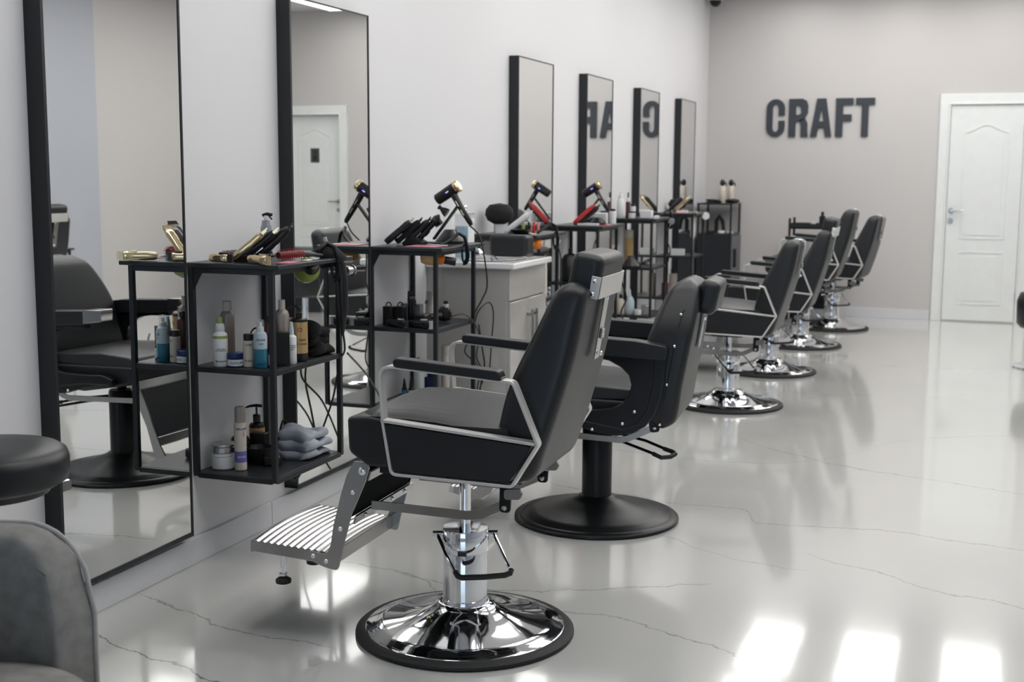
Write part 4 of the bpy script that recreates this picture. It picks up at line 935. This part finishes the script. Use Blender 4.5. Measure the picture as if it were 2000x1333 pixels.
# bottom shelf of second rack
GD = 'bottles on the bottom shelf of the second rack'
for x, y, l in ((.07, 5.30, 'teal labelled dropper bottle with a black tip nearest the wall'), (.10, 5.31, 'white labelled dropper bottle with a black tip, right of the teal one')):
    turned('dropper_bottle', l, 'bottle', (x, y, Z2B), [('bottle_body', bottle_p(.013, .048, .008, .04), BLACKG), ('label', [(.0133, .006), (.0133, .034)], BLUEL if x < .08 else WHITEP), ('dropper', [(.009, .048), (.008, .06), (.003, .088), (.0005, .09)], PLASTIC)], GD)
turned('spray_bottle', 'white bottle with a green cap on the bottom shelf of the second rack', 'bottle', (.115, 5.36, Z2B), [('bottle_body', bottle_p(.023, .14, .012, .12), WHITEP), ('collar', cyl_p(.012, .14, .165), WHITEP), ('cap', cyl_p(.008, .165, .185), GREENC)], GD)
t = thing('product_box', 'dark blue carton on the bottom shelf of the second rack', 'box', (.16, 5.41, Z2B), R(-10)); obj('carton', MB().bb(-.028, .028, -.02, .02, 0, .085), NAVY, t, bevel=.001)
turned('lotion_bottle', 'black bottle behind the dark blue carton', 'bottle', (.14, 5.46, Z2B), [('bottle_body', bottle_p(.022, .12, .010, .10), PLASTIC), ('cap', cyl_p(.012, .12, .14), PLASTIC)], GD)
turned('mousse_can', 'tall cream can at the far end of the second rack bottom shelf', 'can', (.215, 5.45, Z2B), [('can_body', cyl_p(.02, 0, .19), CREAM), ('cap', cyl_p(.018, .19, .235), CREAM)], GD)

# things on and behind the washbasin cabinet
ZB = .9455
t = thing('disinfectant_jar', 'tall glass jar of blue disinfectant with a ball knob lid', 'jar', (.115, 5.92, ZB))
obj('jar_glass', MB().lathe([(.046, 0), (.050, .004), (.050, .225), (.047, .225), (.047, .006), (.0005, .006)], n=32), CLEARP, t)
obj('blue_liquid', MB().lathe([(.0465, .007), (.0465, .165), (.0005, .165)], n=32), BARB, t)
obj('jar_lid', MB().lathe([(.052, .225), (.052, .232), (.012, .236), (.010, .245), (.0005, .245)], n=32), CHROME, t)
obj('lid_knob', MB().ball((0, 0, .258), .015), CHROME, t)
obj('label', MB().add([(.0505*math.cos(a), .0505*math.sin(a), z) for a in [R(-48+70*k/10) for k in range(11)] for z in (.085, .165)], [(2*k, 2*k+2, 2*k+3, 2*k+1) for k in range(10)]), WHITEP, t)
obj('tape', MB().add([(.0512*math.cos(a), .0512*math.sin(a), z) for a in [R(-50+85*k/10) for k in range(11)] for z in (.182, .205)], [(2*k, 2*k+2, 2*k+3, 2*k+1) for k in range(10)]), WHITEP, t)
t = thing('neck_cushion', 'dark grey leather cushion block standing on the basin edge', 'cushion', (.27, 6.19, ZB)); obj('cushion_body', MB().bb(-.105, .105, -.06, .06, 0, .112), LEATHER, t, bevel=.02, seg=4)
t = thing('towel_roll', 'black curved cable lying on the white basin', 'cable', (.33, 5.80, ZB+.001)); obj('cable', MB().tube([(.0, -.04, .003), (-.01, -.03, .018), (-.015, 0, .026), (-.01, .03, .018), (0, .04, .003)], .003), NAVY, t)
t.name = 'loose_cable'
turned('round_duster', 'large round black brush head standing on the third rack', 'brush', (.10, 6.45, Z2T), [('brush_head', [(.03, .05), (.066, .07), (.080, .10), (.075, .13), (.055, .155), (.0005, .165)], MATTEBLK), ('brush_handle', [(.030, 0), (.032, .03), (.030, .055), (.0005, .055)], WHITEP)])
clipper('white clipper leaning over the dark cushion on the third rack', (.16, 6.40, Z2T+.012), lean(R(10), R(52)), WHITEP, WHITEP, .16, .044)
t = thing('clipper_tray', 'black tray with curved rim under the white clipper', 'tray', (.235, 6.42, Z2T)); obj('tray_body', MB().lathe([(.035, 0), (.05, .008), (.058, .025), (.055, .025), (.045, .01), (.0005, .008)], n=28), PLASTIC, t)
for k, (x, y, m, l) in enumerate(((.20, 6.56, GREENC, 'olive'), (.225, 6.58, PLASTIC, 'black'), (.245, 6.58, CREAM, 'cream'), (.262, 6.56, RED, 'red'), (.28, 6.58, PINK, 'pink'))):
    turned('colour_vial', '%s capped small vial on the third rack top' % l, 'vial', (x, y, Z2T), [('vial_body', cyl_p(.009, 0, .045), m), ('cap', cyl_p(.006, .045, .06), m)], 'small vials on the third rack')
flat('wooden_comb', 'pale wooden comb at the front edge of the third rack', 'comb', (.28, 6.45, Z2T), R(35), (.03, .16, .004), CREAM)
dryer_holder((.345, 6.60, Z2T), 'curved black holder at the front of the third rack')
t = thing('diffuser_cup', 'amber translucent cup hanging under the third rack top', 'cup', (.30, 6.40, 1.005), rot=(0, R(100), R(25)))
obj('cup_body', MB().lathe([(.010, -.05), (.030, -.044), (.036, -.02), (.034, .01), (.026, .02), (.0005, .02)], n=24), AMBER, t)
obj('cup_collar', MB().lathe([(.026, .015), (.030, .03), (.026, .055), (.014, .06), (.0005, .06)], n=10), ORANGE, t)
turned('dryer_plug', 'white round dryer nozzle at the far front corner of the third rack', 'nozzle', (.36, 6.66, 1.0), [('nozzle_body', cyl_p(.022, -.02, .02), WHITEP)], rot=(R(90), 0, R(15)))
cable('black cable hanging at the front post of the third rack', [(.35, 6.63, 1.02), (.37, 6.70, .93), (.36, 6.74, .8), (.37, 6.74, .6), (.35, 6.78, .45)], .004)
turned('mousse_can', 'white can standing on the middle shelf of the third rack', 'can', (.30, 6.62, Z2M), [('can_body', cyl_p(.02, 0, .17), CREAM), ('cap', cyl_p(.018, .17, .21), WHITEP)])
t = thing('product_box', 'black case on the middle shelf of the third rack', 'box', (.22, 6.50, Z2M)); obj('carton', MB().bb(-.06, .06, -.04, .04, 0, .16), PLASTIC, t, bevel=.01)
cloth('folded_towel', 'striped white and black cloth hanging over the third rack middle shelf', (.285, 6.42, Z2B), WHITEP, .10, .12, .11, 8, 6, MATTEBLK)
turned('spray_bottle', 'clear spray bottle at the far end of the third rack bottom shelf', 'bottle', (.30, 6.70, Z2B), [('bottle_body', bottle_p(.025, .12, .01, .09), WHITEP), ('cap', cyl_p(.012, .12, .15), GREENC)])

# fourth rack
t4y = 7.56
clipper('red clipper leaning on the fourth rack top', (.14, t4y+.10, Z2T+.012), lean(R(10), R(48)), RED, RED, .165, .034)
clipper('black clipper leaning beside the red clipper', (.17, t4y+.13, Z2T+.012), lean(R(10), R(48)), PLASTIC, PLASTIC, .155, .042)
dryer_on_stand((.16, t4y+.20, Z2T), 'thin stand carrying a dryer on the fourth rack', 'black hair dryer on the thin stand of the fourth rack', 1.2, nozzle=False)
turned('diffuser_cone', 'black cone diffuser on the fourth rack', 'diffuser', (.25, t4y+.27, Z2T), [('cone_body', [(.05, 0), (.052, .01), (.024, .045), (.0005, .046)], PLASTIC)])
turned('lotion_bottle', 'white bottle with a black cap at the front of the fourth rack', 'bottle', (.33, t4y+.33, Z2T), [('bottle_body', cyl_p(.023, 0, .085), WHITEP), ('cap', cyl_p(.018, .085, .10), PLASTIC)])
t = thing('towel_box', 'white tissue box at the back of the fourth rack', 'box', (.24, t4y+.37, Z2T)); obj('carton', MB().bb(-.04, .04, -.03, .03, 0, .07), WHITEP, t, bevel=.003)
flat('salon_magazine', 'white leaflet lying on the fourth rack top', 'leaflet', (.24, t4y+.09, Z2T), R(5), (.13, .07, .012), WHITEP)
flat('styling_card', 'pink card at the front corner of the fourth rack', 'card', (.335, t4y+.20, Z2T), R(5), (.05, .10, .002), PINK)
flat('hair_comb', 'red comb lying on the fourth rack top', 'comb', (.29, t4y+.10, Z2T), R(85), (.02, .15, .005), RED)
t = turned('spray_bottle', 'big black bottle with a white blue label on the fourth rack middle shelf', 'bottle', (.12, t4y+.10, Z2M-.02+.02), [('bottle_body', [(.055, 0), (.06, .005), (.06, .14), (.04, .17), (.012, .18), (.0005, .18)], PLASTIC), ('trigger', cyl_p(.014, .18, .21), PLASTIC)])
obj('label', MB().box((.045, -.045, .06), (.03, .002, .05), rot=(0, 0, R(45))), WHITEP, t)
t = thing('cable_coil', 'tangle of clear cables on the fourth rack middle shelf', 'cable', (.20, t4y+.12, Z2M)); obj('coil', MB().tube([(.05*math.cos(a), .03*math.sin(a), .02+.05*abs(math.sin(a*.37))) for a in [k*.4 for k in range(48)]], .003, 5), STEEL, t)
turned('lotion_bottle', 'milky bottle on the fourth rack bottom shelf', 'bottle', (.26, t4y+.2, Z2B), [('bottle_body', bottle_p(.03, .15, .01, .10), PALEB), ('cap', cyl_p(.01, .15, .18), WHITEP)])
turned('pump_bottle', 'black bottle beside the milky one on the fourth rack bottom shelf', 'bottle', (.20, t4y+.3, Z2B), [('bottle_body', bottle_p(.03, .14, .01, .10), PLASTIC), ('cap', cyl_p(.01, .14, .17), PLASTIC)])
cable('black cables hanging at the far end of the fourth rack', [(.35, t4y+.50, .66), (.38, t4y+.52, .55), (.35, t4y+.50, .45), (.38, t4y+.50, .35), (.33, t4y+.52, .1)], .006)

# fifth rack
y5 = 8.92; G5 = 'bottles on the fifth rack top'
t = turned('spray_bottle', 'tall white spray bottle on the fifth rack top', 'bottle', (.08, y5+.04, Z2T), [('bottle_body', [(.026, 0), (.028, .003), (.028, .13), (.020, .142), (.0005, .143)], WHITEP), ('cap', [(.02, .142), (.018, .175), (.011, .18), (.011, .195), (.0005, .197)], WHITEP)], G5)
turned('lotion_bottle', 'dark purple bottle with a white pump on the fifth rack', 'bottle', (.125, y5+.08, Z2T), [('bottle_body', cyl_p(.018, 0, .12), BROWN), ('cap', cyl_p(.012, .12, .15), WHITEP), ('pump', cyl_p(.006, .15, .19), PLASTIC)], G5)
turned('cream_jar', 'white jar with a navy lid beside the purple bottle', 'jar', (.165, y5+.05, Z2T), [('jar_body', cyl_p(.026, 0, .04), WHITEP), ('lid', cyl_p(.027, .04, .052), NAVY)], G5)
turned('lotion_bottle', 'short white bottle with a black cap stacked behind the jars', 'bottle', (.14, y5+.16, Z2T), [('bottle_body', cyl_p(.022, 0, .085), WHITEP), ('cap', cyl_p(.016, .085, .105), PLASTIC)], G5)
t = thing('towel_box', 'white square box at the front of the fifth rack', 'box', (.275, y5+.05, Z2T)); obj('carton', MB().bb(-.045, .045, -.03, .03, 0, .062), WHITEP, t, bevel=.006)
flat('hair_comb', 'white comb lying at the front edge of the fifth rack', 'comb', (.335, y5+.12, Z2T), R(8), (.03, .14, .02), WHITEP)
t = turned('mousse_can', 'tall orange and cream can on the fifth rack middle shelf', 'can', (.115, y5+.16, Z2M), [('can_body', cyl_p(.034, 0, .21), GOLDL), ('cap', cyl_p(.032, .21, .27), CREAM)])
turned('diffuser_cone', 'black cone diffuser on the fifth rack middle shelf', 'diffuser', (.17, y5+.03, Z2M), [('cone_body', [(.075, 0), (.075, .012), (.03, .062), (.024, .085), (.0005, .086)], PLASTIC)])
t = thing('product_box', 'slim white box with a green mark on the fifth rack middle shelf', 'box', (.045, y5+.04, Z2M)); obj('carton', MB().bb(-.022, .022, -.02, .02, 0, .16), WHITEP, t, bevel=.001); obj('label_print', MB().bb(-.012, .012, -.021, -.020, .11, .14), GREENC, t)
cable('curled black cable on the fifth rack middle shelf', [(.22, y5+.1, Z2M+.01), (.28, y5+.06, Z2M+.05), (.30, y5+.15, Z2M+.06), (.24, y5+.18, Z2M+.02), (.20, y5+.1, Z2M+.03), (.29, y5+.08, Z2M+.01)], .006)
turned('spray_bottle', 'pointed clear spray bottle on the fifth rack bottom shelf', 'bottle', (.15, y5+.08, Z2B), [('bottle_body', bottle_p(.036, .14, .01, .09), PALEB), ('cap', [(.012, .14), (.006, .19), (.0005, .19)], WHITEP)])
turned('lotion_bottle', 'beige bottle left of the clear spray bottle on the fifth rack', 'bottle', (.09, y5+.05, Z2B), [('bottle_body', bottle_p(.03, .12, .01, .09), CREAM), ('cap', cyl_p(.012, .12, .15), PLASTIC)])
turned('cream_jar', 'white jar on the fifth rack bottom shelf', 'jar', (.22, y5+.06, Z2B), [('jar_body', cyl_p(.03, 0, .03), WHITEP), ('lid', cyl_p(.03, .03, .04), WHITEP)])
turned('metal_tin', 'steel tin right of the white jar on the fifth rack', 'tin', (.27, y5+.10, Z2B), [('tin_body', cyl_p(.034, 0, .06), STEEL), ('tin_lid', cyl_p(.035, .06, .07), STEEL)])
dryer_holder((.35, y5+.38, Z2T), 'curved black holder at the front of the fifth rack')
turned('hair_dryer', 'grey dryer hanging at the far end of the fifth rack', 'hair dryer', (.37, y5+.42, 1.02), [('dryer_barrel', cyl_p(.024, -.05, .05), SILVERV)], rot=(R(90), 0, R(20)))
cable('black cord hanging from the fifth rack dryer', [(.37, y5+.40, 1.0), (.33, y5+.44, .9), (.36, y5+.46, .8), (.34, y5+.48, .70)], .005)

# sixth rack
y6 = 10.28
for k, (x, l, m) in enumerate(((.10, 'gold and black clipper leaning left on the sixth rack', PLASTIC), (.145, 'shiny gold clipper leaning right on the sixth rack', GOLD))):
    clipper(l, (x, y6+.08+.05*k, Z2T+.012), lean(R(10), R(45)), m, GOLD, .165, .042, 'gold clippers on the sixth rack')
flat('hair_clip_tray', 'white tray of clips on the sixth rack top', 'tray', (.22, y6+.08, Z2T), R(0), (.09, .06, .022), WHITEP)
flat('styling_card', 'pink card under the clips on the sixth rack', 'card', (.20, y6+.03, Z2T), R(5), (.12, .05, .003), PINK)
flat('hair_comb', 'pale comb near the front of the sixth rack', 'comb', (.30, y6+.10, Z2T), R(60), (.02, .12, .012), CREAM)
turned('dryer_plug', 'white dryer nozzle poking out of the sixth rack', 'nozzle', (.375, y6+.30, 1.02), [('nozzle_body', cyl_p(.032, -.03, .03), WHITEP)], rot=(R(90), 0, R(15)))
t = turned('spray_bottle', 'upside down slim white bottle hanging in the sixth rack', 'bottle', (.30, y6+.14, .82), [('bottle_body', [(.008, 0), (.02, .03), (.022, .14), (.018, .20), (.0005, .20)], WHITEP)])
flat('towel_box', 'small white and blue packet on the sixth rack middle shelf', 'packet', (.19, y6+.08, Z2M), R(0), (.11, .06, .055), WHITEP)
turned('lotion_bottle', 'beige bottle on the sixth rack bottom shelf', 'bottle', (.15, y6+.10, Z2B), [('bottle_body', cyl_p(.035, 0, .20), BEIGE), ('cap', cyl_p(.02, .20, .24), PLASTIC)])
turned('pump_bottle', 'dark bottle left of the beige one on the sixth rack bottom shelf', 'bottle', (.08, y6+.10, Z2B), [('bottle_body', cyl_p(.03, 0, .12), BROWN), ('cap', cyl_p(.012, .12, .17), PLASTIC)])
turned('round_duster', 'round black brush head reflected in the farthest mirror', 'brush', (.10, y6+.40, Z2T), [('brush_head', [(.03, .02), (.07, .04), (.082, .07), (.06, .105), (.0005, .115)], MATTEBLK), ('brush_handle', cyl_p(.03, 0, .03), PLASTIC)])

# far rack things
GR = 'white spray bottles on the far rack'
for x, l in ((.245, 'left white spray bottle with a black trigger on the far rack'), (.315, 'right white spray bottle with a black trigger on the far rack')):
    t = turned('spray_bottle', l, 'bottle', (x, 11.92+(x-.245), 1.1005), [('bottle_body', [(.030, 0), (.032, .003), (.032, .155), (.025, .165), (.0005, .166)], CREAM)], GR)
    obj('spray_trigger', MB().ball((0, 0, .195), .026, 10, sz=1.3).tube([(.01, 0, .20), (.035, 0, .195), (.04, 0, .165)], .007), PLASTIC, t)
cloth('barber_cape', 'folded black cape on top of the far rack', (.17, 11.90, 1.1005), MATTEBLK, .16, .14, .035, 6, 4)
t = thing('clipper_case', 'glossy black case at the front of the far rack top', 'case', (.33, 11.99, 1.1005)); obj('case_shell', MB().ball((0, 0, .02), .075, 12, sz=.3, sy=.8), BLACKG, t)
t = thing('tool_strap', 'curved black strap standing on the far rack shelf', 'strap', (.23, 11.90, .8055)); obj('strap', MB().tube([(-.03, 0, .01), (-.03, 0, .12), (0, 0, .17), (.03, 0, .12), (.045, 0, .01)], [.02, .022, .022, .02, .015]), MATTEBLK, t)
for k, (x, m) in enumerate(((.14, PLASTIC), (.25, WHITEP), (.34, CHROME))):
    t = thing('tool_tray', ['black', 'white', 'chrome'][k]+' small dish on the far rack shelf', 'dish', (x+.01, 11.85, .8055)); obj('dish_body', MB().lathe([(.03, 0), (.038, .01), (.036, .03), (.0005, .028)], n=20), m, t)

# trolley behind the far chairs
t = thing('salon_trolley', 'black salon trolley with bottles on top behind the farthest chair', 'trolley', (1.03, 12.36, 0))
for x in (-.20, .20):
    for y in (-.15, .15):
        p = obj('trolley_post', MB().cyl((x, y, .06), (x, y, .97), .012), BLACKM, t)
        obj('caster', MB().cyl((x-.012, y, .032), (x+.012, y, .032), .032), PLASTIC, p)
obj('drawer_box', MB().bb(-.19, .19, -.14, .14, .135, .36), PLASTIC, t, bevel=.01)
for z in (.12, .5, .87): obj('tray', MB().bb(-.21, .21, -.16, .16, z, z+.012).bb(-.21, .21, -.16, -.152, z, z+.05).bb(-.21, .21, .152, .16, z, z+.05).bb(-.21, -.202, -.16, .16, z, z+.05).bb(.202, .21, -.16, .16, z, z+.05), BLACKM, t)
turned('pump_bottle', 'black pump bottle standing on the trolley', 'bottle', (1.12, 12.30, .8825), [('bottle_body', cyl_p(.03, 0, .11), PLASTIC), ('cap', cyl_p(.014, .11, .15), PLASTIC)])
turned('cream_jar', 'small cream jar on the trolley', 'jar', (1.04, 12.28, .8825), [('jar_body', cyl_p(.025, 0, .05), CREAM)])

# hair wash unit, seen only in the second mirror
t = thing('wash_chair', 'grey hair wash armchair seen reflected in the second mirror', 'wash chair', (3.72, 11.25, 0), R(-12))
secs = []
for j in range(15):
    v = -1+2*j/14; y = v*.29; zt = .80-.07*math.cos(v*PI*.5)+.035*abs(v) - (.10 if abs(v) > .99 else 0)
    secs.append([(.20, y, .35), (.30, y, .35), (.36, y, zt-.02), (.34, y, zt), (.28, y, zt), (.25, y, zt-.03)])
obj('chair_back', MB().loft(secs), GREYLEATHER, t, bevel=.01, sharp=60)
obj('seat_cushion', MB().bb(-.30, .22, -.24, .24, .32, .46), GREYLEATHER, t, bevel=.03, seg=3)
for s in (-1, 1): obj('arm_rest', MB().bb(-.28, .25, s*.29-.04, s*.29+.04, .25, .62), GREYLEATHER, t, bevel=.02, seg=3)
obj('chair_plinth', MB().bb(-.2, .25, -.2, .2, 0, .32), BLACKM, t)
t = thing('wash_bowl', 'black tilting wash bowl behind the grey wash armchair', 'wash bowl', (4.30, 11.32, 0), R(-12))
obj('bowl_column', MB().bb(-.02, .25, -.15, .15, 0, .80), BLACKG, t, bevel=.01)
secs = [[(x*sx_+ox, y*sx_, z+x*.18) for x, y in rpoly([(-.24, -.21), (.24, -.21), (.24, .21), (-.24, .21)], .1, 5)] for sx_, z, ox in ((.45, .80, .05), (.75, .84, .02), (1, .93, 0), (1.04, .955, 0), (.95, .955, 0), (.6, .87, .02))]
obj('bowl_body', MB().loft(secs), BLACKG, t, sharp=60)

# ------------------------------------------------------------------ seat everything along the mirror wall on the slightly skewed wall line
for o in list(COL.objects):
    if o.parent or o.get('kind') == 'structure' or o.type == 'CAMERA' or 'category' not in o: continue
    baked = o.type == 'MESH' and o.location.length < 1e-6
    p = sum((v.co for v in o.data.vertices), Vector())/len(o.data.vertices) if baked else o.location
    if p.x < .62 and 2.9 < p.y < 12.5 and p.z < 1.6 and o['category'] != 'letter':
        wx = WX(p.y); d = Vector((wx, -p.y*wx/2.576, 0))
        o.location = o.location + d
        if not baked: o.rotation_euler = (Matrix.Rotation(SK, 3, 'Z') @ o.rotation_euler.to_matrix()).to_euler()
